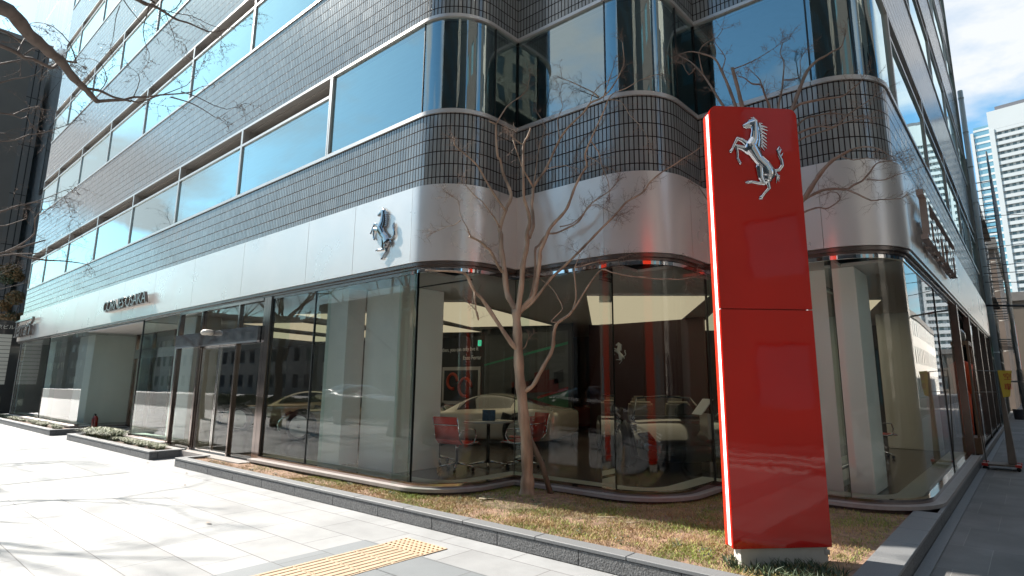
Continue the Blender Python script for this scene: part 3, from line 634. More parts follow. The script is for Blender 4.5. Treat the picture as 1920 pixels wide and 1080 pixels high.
# roads, road kerbs and crossing behind the camera (they show in the glass and in the red sign)
sheet('main_road', -200, -18, 200, -3.35, -0.02, M['asphalt'])
sheet('side_road', 2.75, -3.35, 7.6, 200, -0.021, M['asphalt'])
kb = MB(); kb.box(-75, -3.35, -.02, 1.2, -3.2, .012); kb.box(2.6, 3.0, -.02, 2.75, 90, .012); tag(kb.build('road_kerb', M['kerb']), kind='structure')
sheet('far_pavement', -200, -24, 200, -18, -0.008, M['pave']); sheet('opposite_pavement', 7.6, 4, 9.15, 200, -0.006, M['sidepave'])
zc = MB()
for i in range(11): zc.quad((-1.6, -4.3-i*1.1, -.016), (2.6, -4.3-i*1.1, -.016), (2.6, -3.8-i*1.1, -.016), (-1.6, -3.8-i*1.1, -.016))
for i in range(4): zc.quad((3.2+i*1.05, -.4, -.0165), (3.7+i*1.05, -.4, -.0165), (3.7+i*1.05, 3.4, -.0165), (3.2+i*1.05, 3.4, -.0165))
zc.quad((-60, -10.4, -.016), (-4, -10.4, -.016), (-4, -10.25, -.016), (-60, -10.25, -.016))
tag(zc.build('road_markings', M['paint']), kind='structure')
# entrance platforms
pf = MB(); pf.box(-14.66, 4.80, .0, -10.52, 6.4, .135); pf.box(-21.98, 5.0, 0, -17.17, 6.5, .10); tag(pf.build('entrance_step', M['stone']), kind='structure')

# ================================================================ PLANTERS
def kerb_run(parent, p0, p1, w, zt, blk, inward, off=0.0):
    """rough granite blocks with a smooth coping along p0-p1; inward is the unit vector to the soil side"""
    p0 = Vector((*p0, 0)); p1 = Vector((*p1, 0)); d = (p1-p0); L = d.length; d.normalize(); n = Vector((*inward, 0))
    def run(name, z0, z1, w0, w1, m, step, o):
        c = o
        cuts = [0]
        while c < L: 
            if c > 0.05: cuts.append(c)
            c += step
        cuts.append(L); mb = MB()
        for a, b in zip(cuts[:-1], cuts[1:]):
            a2, b2 = a+.003, b-.003
            c_ = p0+d*((a2+b2)/2)+n*((w0+w1)/2); mb.obox((c_.x, c_.y, (z0+z1)/2), d*((b2-a2)/2), n*((w1-w0)/2), Vector((0, 0, (z1-z0)/2)))
        o_ = mb.build(name, m, parent); return bevel(o_, .004, 1)
    run('kerb_block', 0.0, zt-.034, .006, w-.004, M['kerbrough'], blk, off); run('coping', zt-.031, zt, 0, w, M['kerb'], blk, off+blk*.5)
    c_ = (p0+p1)/2+n*(w/2); j = MB(); j.obox((c_.x, c_.y, (zt-.03)/2), d*(L/2-.004), n*(w/2-.012), Vector((0, 0, (zt-.034)/2))); j.build('mortar', M['joint'], parent)
def planter(label, X0, X1, zt, off, back):
    t = thing('planter', label, 'planter'); w = .15
    kerb_run(t, (X0, 4.24), (X1, 4.24), w, zt, .935, (0, 1), off)
    return t
pc = planter('long granite kerbed planter wrapping the building corner around the tree and the red sign', -12.0, -0.9001, .155, .5, 0)
kerb_run(pc, (-12.0, 4.3905), (-12.0, 4.79), .15, .155, .935, (1, 0), 0)
kerb_run(pc, (-0.90, 4.3905), (-0.90, 7.75), .25, .155, .62, (-1, 0), .2)
kerb_run(pc, (-0.90, 7.76), (-0.90, 25.5), .04, .155, .62, (-1, 0), .2)
gm = MB(); gm.box(-0.895, 4.3, .0, -0.80, 25.5, .018); gm.build('gutter_stone', M['kerb'], pc)
iw = MB(); iw.box(-11.85, 4.72, .0, -10.53, 4.797, .136); iw.build('inner_kerb', M['stone'], pc)
pm = planter('granite planter with tall grassy clumps between the two entrances', -19.4, -13.3, .16, .3, 0)
kerb_run(pm, (-19.4, 4.3905), (-19.4, 4.95), .15, .16, .935, (1, 0), 0); kerb_run(pm, (-13.3, 4.3905), (-13.3, 4.9), .15, .16, .935, (-1, 0), 0)
pl_ = planter('granite planter with low green plants at the far end of the shop front', -36, -21.2, .16, .1, 0)
kerb_run(pl_, (-21.2, 4.3905), (-21.2, 6.1), .15, .16, .935, (-1, 0), 0)
# soil: uneven sheets
def soil_h(x, y):
    n = noise.noise(Vector((x*1.3, y*1.3, 3.))) * .018 + noise.noise(Vector((x*5, y*5, 1.))) * .008
    h = .118 + n
    d = math.hypot(x+4.86, y-5.62); h += .05*math.exp(-(d/.5)**2)
    return h
def soil(name, poly_test, x0, y0, x1, y1, st, m):
    nx = int((x1-x0)/st)+1; ny = int((y1-y0)/st)+1; mb = MB(); idx = {}
    for i in range(nx+1):
        for j in range(ny+1):
            x = min(x1, x0+i*st); y = min(y1, y0+j*st); idx[i, j] = len(mb.v); mb.v.append((x, y, soil_h(x, y)))
    for i in range(nx):
        for j in range(ny):
            q = (idx[i, j], idx[i+1, j], idx[i+1, j+1], idx[i, j+1]); a = mb.v[q[0]]; c = mb.v[q[2]]
            if a[0] == c[0] or a[1] == c[1]: continue
            if poly_test((a[0]+c[0])/2, (a[1]+c[1])/2): mb.face(q, 0, True)
    return tag(mb.build(name, m), kind='structure')
def blgY(x):      # outline of the building as y(x)
    if x < -6.35: return 4.9
    if x < -5.53: return 5.72-math.sqrt(max(0, .82**2-(x+6.35)**2))
    if x < -4.02: return 6.16
    if x < -3.22: return 6.96-math.sqrt(max(0, .8**2-(x+4.02)**2))
    if x < -1.75: return 7.5
    return 8.3-math.sqrt(max(0, .8**2-(x+1.75)**2))
soil('soil', lambda x, y: y < blgY(x)+.08, -11.86, 4.38, -1.14, 7.8, .09, M['soilmix'])
soil('soil', lambda x, y: True, -19.26, 4.38, -13.44, 4.93, .12, M['soil']); soil('soil', lambda x, y: True, -36, 4.38, -21.34, 4.98, .12, M['soil'])
# turf on the corner bed
def in_bed(x, y): return -11.8 < x < -1.2 and 4.40 < y < blgY(x)-.02
def grass(name, label, n, test, x0, y0, x1, y1, hmin, hmax, mats, dens, wid=.004, lean=.5):
    mb = MB(); c = 0; tries = 0
    while c < n and tries < n*20:
        tries += 1; x = random.uniform(x0, x1); y = random.uniform(y0, y1)
        if not test(x, y) or random.random() > dens(x, y): continue
        c += 1; z = soil_h(x, y)-.004; h = random.uniform(hmin, hmax); a = random.uniform(0, 2*PI); b = random.uniform(0, 2*PI); l = h*random.uniform(.1, lean*2)
        w = wid*random.uniform(.6, 1.3); dx, dy = math.cos(a)*w, math.sin(a)*w; ex, ey = math.cos(b)*l, math.sin(b)*l
        k = len(mb.v); mb.v += [(x-dx, y-dy, z), (x+dx, y+dy, z), (x+dx*.7+ex*.4, y+dy*.7+ey*.4, z+h*.6), (x-dx*.7+ex*.4, y-dy*.7+ey*.4, z+h*.6), (x+ex, y+ey, z+h)]
        gq_ = noise.noise(Vector((x*1.1, y*1.7, 4.)))+.5*noise.noise(Vector((x*3.7, y*3.7, 9.))); pg = min(.9, max(.08, .45+gq_*1.3)); q = random.random(); mi = 0 if q < pg*.8 else (1 if q > pg else 2)
        mb.face((k, k+1, k+2, k+3), mi); mb.face((k+3, k+2, k+4), mi)
    o = mb.build(name, mats); return tag(o, label, 'grass', kind='stuff')
def turf_d(x, y):
    n = noise.noise(Vector((x*1.6, y*2.2, 7.)))+.5*noise.noise(Vector((x*5, y*5, 2.)))
    e = min(1, max(.12, .62+n*1.1))
    if x > -2.3 and y > 5.5: e *= .45
    if x < -8.4: e *= .25
    d = math.hypot(x+4.86, y-5.62)
    if d < .6: e *= .35
    return e
GR = [M['grassgreen'], M['grassdry'], M['grassdark']]
grass('grass', 'short patchy winter grass on the corner bed around the bare tree', 62000, in_bed, -11.8, 4.4, -1.2, 7.6, .012, .038, GR, turf_d, .0028, .9)
grass('ground_cover', 'dark weedy tufts at the foot of the red pylon sign', 900, lambda x, y: in_bed(x, y) and math.hypot((x+1.55)/.5, (y-4.78)/.28) < 1, -2.3, 4.4, -1.2, 5.3, .03, .085, [M['leafdark'], M['leafdark'], M['leafgreen']], lambda x, y: 1, .006, .7)
def clump_mesh(n, r, h, wid=.008, arch=1.0):
    mb = MB()
    for _ in range(n):
        a = random.uniform(0, 2*PI); l = random.uniform(.5, 1)*r*arch; hh = h*random.uniform(.6, 1); w = wid*random.uniform(.6, 1.2)
        bx, by = random.uniform(-.3, .3)*r, random.uniform(-.3, .3)*r; pts = []
        for k in range(5):
            t = k/4; pts.append((bx+math.cos(a)*l*t, by+math.sin(a)*l*t, hh*math.sin(min(1, t*1.15)*PI*.72)))
        px, py = -math.sin(a)*w, math.cos(a)*w; n0 = len(mb.v)
        for k, p in enumerate(pts):
            q = 1-.85*(k/4)**2; mb.v += [(p[0]-px*q, p[1]-py*q, p[2]), (p[0]+px*q, p[1]+py*q, p[2])]
        mi = random.choice((0, 0, 1, 2))
        for k in range(4): mb.face((n0+2*k, n0+2*k+1, n0+2*k+3, n0+2*k+2), mi, True)
    return mb
cm = [clump_mesh(110, .30, .22), clump_mesh(90, .24, .17)]
protos = []
places = []
for i in range(9): places.append((-18.7+i*.22+random.uniform(-.04, .04), 4.66+random.uniform(-.06, .06), 1.15, 0, 'm'))
for i in range(15): places.append((-16.6+i*.2+random.uniform(-.04, .04), 4.62+random.uniform(-.07, .07), .72, 1, 'm'))
for i in range(36): places.append((-35.5+i*.39+random.uniform(-.1, .1), 4.64+random.uniform(-.1, .1), .55+.3*random.random(), 1, 'l'))
meshes = {}
for i, (x, y, s_, k, w) in enumerate(places):
    if k not in meshes:
        o = cm[k].build('grassy_plant', [M['leafpale'], M['leafgreen'], M['leafdark']]); meshes[k] = o.data
    else: o = bpy.data.objects.new('grassy_plant', meshes[k]); COL.objects.link(o)
    o.location = (x, y, .11); o.scale = (s_, s_, s_); o.rotation_euler = (0, 0, random.uniform(0, 6))
    lab = 'arching grassy plant in the planter between the entrances' if w == 'm' else 'low grassy plant in the far left planter'
    tag(o, lab, 'plant', 'grassy plants in the middle planter' if w == 'm' else 'grassy plants in the far left planter')
# small weeds, roots, dry leaves
def leaf_sprig(x, y, s, n=26):
    mb = MB()
    for _ in range(n):
        a = random.uniform(0, 2*PI); r = random.uniform(.0, s); c = Vector((x+math.cos(a)*r, y+math.sin(a)*r, soil_h(x, y)+random.uniform(.005, s*.8)))
        u = Vector((random.uniform(-1, 1), random.uniform(-1, 1), random.uniform(-.4, .4))).normalized()*.013; v = u.cross(Vector((random.uniform(-.4, .4), random.uniform(-.4, .4), 1))).normalized()*.007
        mb.quad(c-u, c+v, c+u, c-v, 0)
    return mb
wm = MB()
wd = MB()
for (x, y, s_) in [(-5.06, 5.2, .09), (-4.92, 5.33, .07), (-4.4, 5.28, .07), (-4.52, 5.42, .06), (-5.4, 5.05, .05), (-7.3, 4.78, .05), (-6.3, 4.72, .06), (-2.5, 4.9, .07), (-2.9, 4.62, .09), (-2.2, 4.75, .08), (-3.4, 4.7, .07), (-8.9, 4.55, .04), (-9.6, 4.52, .04), (-10.6, 4.5, .06), (-11.2, 4.55, .05), (-1.5, 4.6, .07)]:
    l_ = leaf_sprig(x, y, s_); k = len(wd.v); wd.v += l_.v
    for f_ in l_.f: wd.face([i+k for i in f_], 0)
tag(wd.build('weeds', M['leafdark']), 'scattered dark green weeds in the corner bed', 'weeds', kind='stuff')
ROOTS = (([(-5.2, 5.18, .145), (-5.08, 5.2, .15), (-5.0, 5.26, .15), (-4.9, 5.33, .14)], .011), ([(-5.13, 5.13, .13), (-5.08, 5.2, .15)], .009), ([(-5.0, 5.12, .12), (-5.02, 5.24, .15)], .006), ([(-4.75, 5.3, .14), (-4.66, 5.22, .135)], .008), ([(-4.5, 5.42, .13), (-4.42, 5.45, .145), (-4.36, 5.47, .12)], .013), ([(-5.2, 5.45, .14), (-5.05, 5.5, .15), (-4.95, 5.52, .15)], .01), ([(-3.3, 5.35, .12), (-3.15, 5.38, .14)], .009), ([(-3.6, 5.3, .14), (-3.45, 5.42, .14), (-3.4, 5.38, .12)], .005))
lf = []
for (x, y, z, s_) in ((-6.96, 2.86, .012, .05), (-10.9, 4.05, .01, .04), (-12.9, 4.1, .01, .05), (-9.7, 3.6, .008, .03)):
    q = MB(); q.v += [(x-s_, y, z), (x, y-s_*.5, z+.006), (x+s_, y, z+.012), (x, y+s_*.5, z-.002)]; q.face((0, 1, 2, 3)); o = q.build('fallen_leaf', M['leafdry']); lf.append(o)
for o, l in zip(lf, ('dry orange leaf lying on the pale paving in front of the corner planter', 'small dry leaf on the paving beside the entrance gap', 'dry leaf at the kerb of the middle planter', 'tiny pale dry leaf on the paving, nearest the entrance')): tag(o, l, 'leaf')

# ================================================================ RED PYLON SIGN
U = Vector((.70711, .70711, 0)); Nn = Vector((.70711, -.70711, 0))     # width and facing direction
A0 = Vector((-1.95, 4.63, 0))
py = thing('pylon_sign', 'tall glossy red pylon sign with a chrome prancing horse in front of the building corner', 'sign')
def P(u, n, z): v = A0+U*u+Nn*n; return (v.x, v.y, z)
def slab(u0, u1, n0, n1, z0, z1, r=0.0, name='panel', m=None, mi=0):
    """upright slab with rounded top corners, seen across its thickness"""
    pts = [(u0, z0), (u1, z0)]
    if r:
        pts += [(u1, z1-r)]+[(u1-r+r*math.cos(a), z1-r+r*math.sin(a)) for a in [PI/2*i/6 for i in range(1, 7)]]+[(u0+r-r*math.sin(a), z1-r+r*math.cos(a)) for a in [PI/2*i/6 for i in range(0, 7)]]
    else: pts += [(u1, z1), (u0, z1)]
    mb = MB(); k = len(pts)
    mb.v += [P(u, n1, z) for u, z in pts]+[P(u, n0, z) for u, z in pts]
    mb.face(range(k)); mb.face([k+i for i in range(k)][::-1])
    for i in range(k): j = (i+1) % k; mb.face((j, i, k+i, k+j))
    return mb.build(name, m, py)
bevel(slab(0.035, .83, -.012, .03, .25, 2.097, 0, 'front_panel', M['red']), .004, 2); bevel(slab(0.035, .83, -.012, .03, 2.103, 3.895, .07, 'front_panel', M['red']), .004, 2)
slab(.045, .058, -.085, -.013, .26, 3.84, 0, 'light_strip', M['lightstrip']); slab(.802, .815, -.085, -.013, .26, 3.84, 0, 'light_strip', M['lightstrip'])
slab(.059, .801, -.085, -.013, .26, 3.88, .05, 'core', M['redside'])
bevel(slab(.035, .825, -.125, -.086, .25, 3.89, .07, 'back_panel', M['redside']), .003, 1)
slab(.10, .80, -.118, .01, .06, .249, 0, 'base', M['basegrey'])
c_ = MB(); c_.obox(P(.795, .012, .21), U*.02, Nn*.003, Vector((0, 0, .018))); c_.build('base_plate', M['steel'], py)
# ---- prancing horse relief
HC = [  # capsules (x0,y0,r0,x1,y1,r1) in relief units, y downwards
(285,236,20,338,214,28),(338,214,28,398,205,44),(300,250,12,350,238,18),(395,165,9,338,172,3),(405,158,10,365,148,3),(412,165,9,392,140,3),(372,178,10,325,188,3),
(402,205,42,398,290,46),(398,290,46,388,370,58),(388,370,58,352,440,76),(412,190,30,425,260,34),(425,260,30,425,370,40),(425,370,40,400,450,50),
(345,452,80,300,470,46),(352,455,80,420,560,60),(420,560,60,488,620,64),(488,620,64,520,680,72),(520,680,72,508,735,50),
(440,205,12,495,203,3),(450,222,13,542,240,3),(458,246,13,545,272,3),(462,275,13,532,310,3),(462,305,13,528,350,3),(460,335,13,528,385,3),(456,365,13,524,418,3),(452,392,13,520,448,3),(450,410,14,492,468,3),
(435,200,16,452,300,16),(452,300,16,450,420,16),
(300,415,30,252,380,22),(252,380,22,200,362,17),(200,362,17,165,415,13),(165,415,13,135,468,12),(135,468,13,116,492,16),(116,492,16,112,500,6),
(310,482,40,250,455,27),(250,455,27,183,440,20),(183,440,20,190,505,13),(190,505,13,190,560,11),(190,562,14,212,602,14),(205,588,14,214,610,8),
(425,640,46,428,730,34),(428,730,34,462,790,20),(462,790,20,400,790,15),(400,790,15,328,780,13),(328,780,14,290,784,15),(290,784,15,262,786,7),
(530,700,58,495,760,34),(490,700,40,490,770,26),(495,760,28,516,835,17),(516,835,17,462,882,14),(462,882,14,440,908,14),(440,908,14,415,928,17),(425,932,14,398,940,6),
(565,650,16,600,664,14),(600,664,14,642,655,17),(642,655,17,680,612,19),(680,612,19,675,560,19),(675,560,19,650,508,17),(650,508,16,638,462,11),(638,462,11,662,424,4),(652,500,10,684,450,3),(668,530,11,697,486,3),(660,480,8,672,436,3),
(590,668,14,612,712,14),(612,712,14,598,782,3),(612,700,12,640,742,3),(606,690,12,628,765,3),(600,690,10,645,716,3)]
def horse(name, m, parent, F, depth, nx=190):
    x0, x1, y0, y1 = 95, 712, 128, 955; st = (x1-x0)/nx; ny = int((y1-y0)/st)
    X, Y = np.meshgrid(x0+np.arange(nx+1)*st, y0+np.arange(ny+1)*st, indexing='ij'); H = np.zeros_like(X)-9
    sd = np.full_like(X, -99.)
    for i, (a, b, r0, c, d, r1) in enumerate(HC):
        vx, vy = c-a, d-b; L2 = vx*vx+vy*vy; t = np.clip(((X-a)*vx+(Y-b)*vy)/L2, 0, 1); r = r0+(r1-r0)*t
        dd = np.hypot(X-(a+vx*t), Y-(b+vy*t)); s_ = r-dd; sd = np.maximum(sd, s_)
        h = np.sqrt(np.maximum(0, r*r-dd*dd))*np.where(s_ > 0, 1, 0); H = np.where(s_ > 0, np.maximum(H, h*.75+14), H)
    inside = sd > 0; mb = MB(); idx = {}
    sc = depth/90.
    gx, gy = np.gradient(sd)
    def vid(i, j, top):
        k = (i, j, top)
        if k not in idx:
            x, y = X[i, j], Y[i, j]
            h = H[i, j]*sc if top else 0.0
            if not inside[i, j]:      # snap to the outline
                g2 = gx[i, j]**2+gy[i, j]**2
                if g2 > 1e-6: q = min(1.0*st, -sd[i, j]); n_ = math.sqrt(g2); x += gx[i, j]/n_*q; y += gy[i, j]/n_*q
                h = 14*sc if top else 0.0
            idx[k] = len(mb.v); mb.v.append(F((x-x0)/(x1-x0), (y1-y)/(y1-y0), h))
        return idx[k]
    cell = inside[:-1, :-1].astype(int)+inside[1:, :-1]+inside[1:, 1:]+inside[:-1, 1:]
    on = cell >= 2
    for i in range(nx):
        for j in range(ny):
            if not on[i, j]: continue
            mb.face([vid(i, j, 1), vid(i, j+1, 1), vid(i+1, j+1, 1), vid(i+1, j, 1)], 0, True)
            for (di, dj, a, b) in ((-1, 0, (i, j+1), (i, j)), (1, 0, (i+1, j), (i+1, j+1)), (0, -1, (i, j), (i+1, j)), (0, 1, (i+1, j+1), (i, j+1))):
                ii, jj = i+di, j+dj
                if ii < 0 or jj < 0 or ii >= nx or jj >= ny or not on[ii, jj]: mb.face([vid(*a, 1), vid(*b, 1), vid(*b, 0), vid(*a, 0)], 0, False)
    return mb.build(name, m, parent)
horse('horse_emblem', M['chrome'], py, lambda a, b, h: P(.185+a*.50, .031+h, 3.035+b*.775), .055)
he = thing('wall_emblem', 'chrome prancing horse relief mounted on the pale metal fascia above the shop window', 'emblem')
horse('horse_relief', M['chromedarkrefl'], he, lambda a, b, h: (-7.30+a*.63, 4.885-h, 3.215+b*.80), .06, 150)
bk = MB(); bk.box(-7.02, 4.886, 3.55, -6.98, 4.899, 3.75); bk.build('bracket', M['steel'], he)

# ================================================================ LETTERING ON THE BUILDING
fs = thing('fascia_lettering', 'thin dark metal letters CORNES OSAKA standing off the pale fascia', 'sign')
fl_ = text_mesh('letters', 'CORNES OSAKA', .40, .035, M['letter'], fs, 1.0, frame_from((-19.85, 4.79, 3.41), (1, 0, 0), (0, 0, 1)), bold=-.002, spacing=.93)
w_ = max(v.co.x for v in fl_.data.vertices)-min(v.co.x for v in fl_.data.vertices); mnx = min(v.co.x for v in fl_.data.vertices)
for v in fl_.data.vertices: v.co.x = -19.88+(v.co.x-mnx)*3.45/w_
rl = MB(); rl.box(-19.85, 4.80, 3.395, -16.45, 4.88, 3.41); rl.build('letter_rail', M['letterback'], fs)
def long_f_sign(name, label, o, ux, Lr, hgt, m_face, m_side, parent=None):
    """maker's name with the long top bar of its first letter running over the rest"""
    t = thing(name, label, 'sign'); o = Vector(o); ux = Vector(ux); nz_ = ux.cross(Vector((0, 0, 1))); dp = .14
    def bx(mb, u0, u1, z0, z1, d0=.06, d1=dp, mi=0):
        c = o+ux*((u0+u1)/2)+nz_*((d0+d1)/2); mb.obox((c.x, c.y, o.z+(z0+z1)/2), ux*((u1-u0)/2), nz_*((d1-d0)/2), Vector((0, 0, (z1-z0)/2)), mi)
    s_ = Lr/4.1
    F_ = MB()
    bx(F_, .22*s_, .44*s_, .06, hgt-.001); bx(F_, .0, .62*s_, 0, .06)
    bx(F_, 0.0, Lr, hgt-.075, hgt); bx(F_, .44*s_, .74*s_, hgt*.48, hgt*.57); bx(F_, Lr-.05, Lr, hgt-.2, hgt-.075)
    for mb_ in (F_,):
        pass
    ob = F_.build('long_letter', [m_side, m_face], t)
    fc = MB(); e_ = .0025
    for (u0, u1, z0, z1) in ((.23*s_, .43*s_, .06, hgt-.08), (.01, .61*s_, .008, .05), (.01, Lr-.01, hgt-.067, hgt-.008), (.45*s_, .73*s_, hgt*.495, hgt*.555)): bx(fc, u0, u1, z0, z1, dp, dp+e_)
    fc.build('letter_face', m_face, t)
    x = .70*s_
    for ch, wch in (('e', .62), ('r', .55), ('r', .55), ('a', .64), ('r', .55), ('i', .38)):
        base = o+ux*x+nz_*(dp-.04)
        hh = (hgt-.22)
        mt = frame_from((base.x, base.y, o.z), ux, (0, 0, 1))
        q = text_mesh('letter', ch, hh*1.72, .04, m_side, t, .92*s_*.62/hh/1.0, None, bold=.012)
        if True:
            xs = [v.co.x for v in q.data.vertices]; ys = [v.co.y for v in q.data.vertices]; a0, a1, b0, b1 = min(xs), max(xs), min(ys), max(ys)
            for v in q.data.vertices: v.co.x = (v.co.x-a0)/(a1-a0)*(wch-.1)*s_; v.co.y = (v.co.y-b0)/(b1-b0)*(hh if ch != 'i' else hh*1.12)
            me2 = q.data.copy(); q.data.transform(mt)
            r_ = bpy.data.objects.new('letter_face', me2); COL.objects.link(r_); r_.parent = t
            for v in me2.vertices: v.co.z = (.0425 if v.co.z > 0 else .041)
            me2.transform(mt); me2.materials.clear(); me2.materials.append(m_face)
        for fz in ((0, .05),):
            ft = MB(); bx(ft, x-.02, x+(wch-.14)*s_, 0, .035, .03, dp-.06); ft.build('letter_foot', m_side, t)
        x += wch*s_
    return t
long_f_sign('wall_sign', 'grey metal lettering under a long top bar at the far left end of the fascia', (-32.1, 4.9, 3.24), (1, 0, 0), 3.1, .68, M['letterlight'], M['letter'])
long_f_sign('wall_sign', "brown boxed lettering with mirrored faces coloured by a painted cyan reflection on the side street fascia", (-.95, 8.75, 3.32), (0, 1, 0), 4.0, .66, M['lettercyanrefl'], M['letterbox'])

# ================================================================ BARE TREES
def smooth_path(pts, radii, sub=3):
    P = [Vector(p) for p in pts]; out = []; rr = []
    for i in range(len(P)-1):
        a = P[max(i-1, 0)]; b = P[i]; c = P[i+1]; d = P[min(i+2, len(P)-1)]
        for k in range(sub):
            t = k/sub; q = 0.5*((2*b)+(c-a)*t+(2*a-5*b+4*c-d)*t*t+(-a+3*b-3*c+d)*t**3)
            out.append(q); rr.append(radii[i]+(radii[i+1]-radii[i])*t)
    out.append(P[-1]); rr.append(radii[-1]); return out, rr
def twigs(mb, p, d, ln, r, depth, rnd, spread=.7, droop=0.0, spur=0.0):
    n = 4; pts = [p]; cur = Vector(p); d = Vector(d).normalized()
    for k in range(n):
        d = (d+Vector((rnd.gauss(0, .22), rnd.gauss(0, .22), rnd.gauss(0, .18)-droop))).normalized(); cur = cur+d*ln/n; pts.append(cur.copy())
    mb.tube(pts, [r*(1-.7*k/n) for k in range(n+1)], 4, 0, False)
    if spur:
        for k in range(int(ln/spur)):
            t = rnd.uniform(.1, .98)*n; i = min(n-1, int(t)); q = pts[i].lerp(pts[i+1], t-i); s = Vector((rnd.gauss(0, 1), rnd.gauss(0, 1), rnd.gauss(0, 1))).normalized()
            mb.tube([q, q+s*rnd.uniform(.008, .02)], [r*.9, r*.7+.001], 4, 0, False)
    if depth > 0:
        for k in range(1, n+1):
            for _ in range(rnd.choice((1, 1, 2))):
                s = (d+Vector((rnd.gauss(0, spread), rnd.gauss(0, spread), rnd.gauss(0, spread)))).normalized()
                twigs(mb, pts[k], s, ln*rnd.uniform(.35, .65), r*.6, depth-1, rnd, spread, droop, spur)
def build_tree(name, label, data, mt, mb_mat, mtw, seed, keep=None, twig_len=.2, twr=.0022, nmain=1, wob=.25, droop=0., spur=0.0, dens=1.0, knots=False, bark=.0):
    rnd = random.Random(seed); t = thing(name, label, 'tree', tuple(data[0][0][0])); t.location = (0, 0, 0)
    for i, (pts, r0, r1) in enumerate(data):
        n = len(pts); rad = [r0+(r1-r0)*(k/(n-1))**.8 for k in range(n)]
        if i == 0 and nmain: rad[0] *= 1.45; rad[1] *= 1.12
        P_, R_ = smooth_path(pts, rad, 3 if r0 > .012 else 2)
        if r0 > .012: R_ = [r*(1+.09*math.sin(k*1.7+i*2)+rnd.uniform(-.04, .04)) for k, r in enumerate(R_)]
        mb = MB(); mb.tube(P_, R_, 12 if r0 > .03 else 7, 0)
        if i == 0 and nmain:   # fluted trunk
            for a in (0.4, 2.4, 4.4):
                Q = [Vector(p)+Vector((math.cos(a+k*.05), math.sin(a+k*.05), 0))*r*.42 for k, (p, r) in enumerate(zip(P_, R_))]; mb.tube(Q, [r*.72 for r in R_], 10, 0)
        mb.build('trunk' if i < nmain else 'limb', mt if r0 > .012 else mb_mat, t)
    tw = MB()
    for i, (pts, r0, r1) in enumerate(data[nmain:]):
        P_ = [Vector(p) for p in pts]; L = sum((P_[k+1]-P_[k]).length for k in range(len(P_)-1))
        d = (P_[-1]-P_[-2]).normalized()
        if r1 < .0075:
            for _ in range(3 if not spur else 1): twigs(tw, P_[-1], (d+Vector((rnd.gauss(0, .5), rnd.gauss(0, .4), rnd.gauss(0, .4)))).normalized(), twig_len*rnd.uniform(.5, 1.0), twr*1.3, 2, rnd, .7, droop, spur)
        if r0 < .025:
            for _ in range(int(L*9*dens)):
                k = rnd.randrange(len(P_)//3, len(P_)-1) if len(P_) > 3 else 0; q = P_[k].lerp(P_[k+1], rnd.random()); dd = (P_[k+1]-P_[k]).normalized()
                s = (dd+Vector((rnd.gauss(0, .7), rnd.gauss(0, .7), rnd.gauss(0, .7)))).normalized(); twigs(tw, q, s, twig_len*rnd.uniform(.4, .9), twr, rnd.choice((1, 2, 2)), rnd, .7, droop, spur)
    tw.build('twigs', mtw, t)
    return t
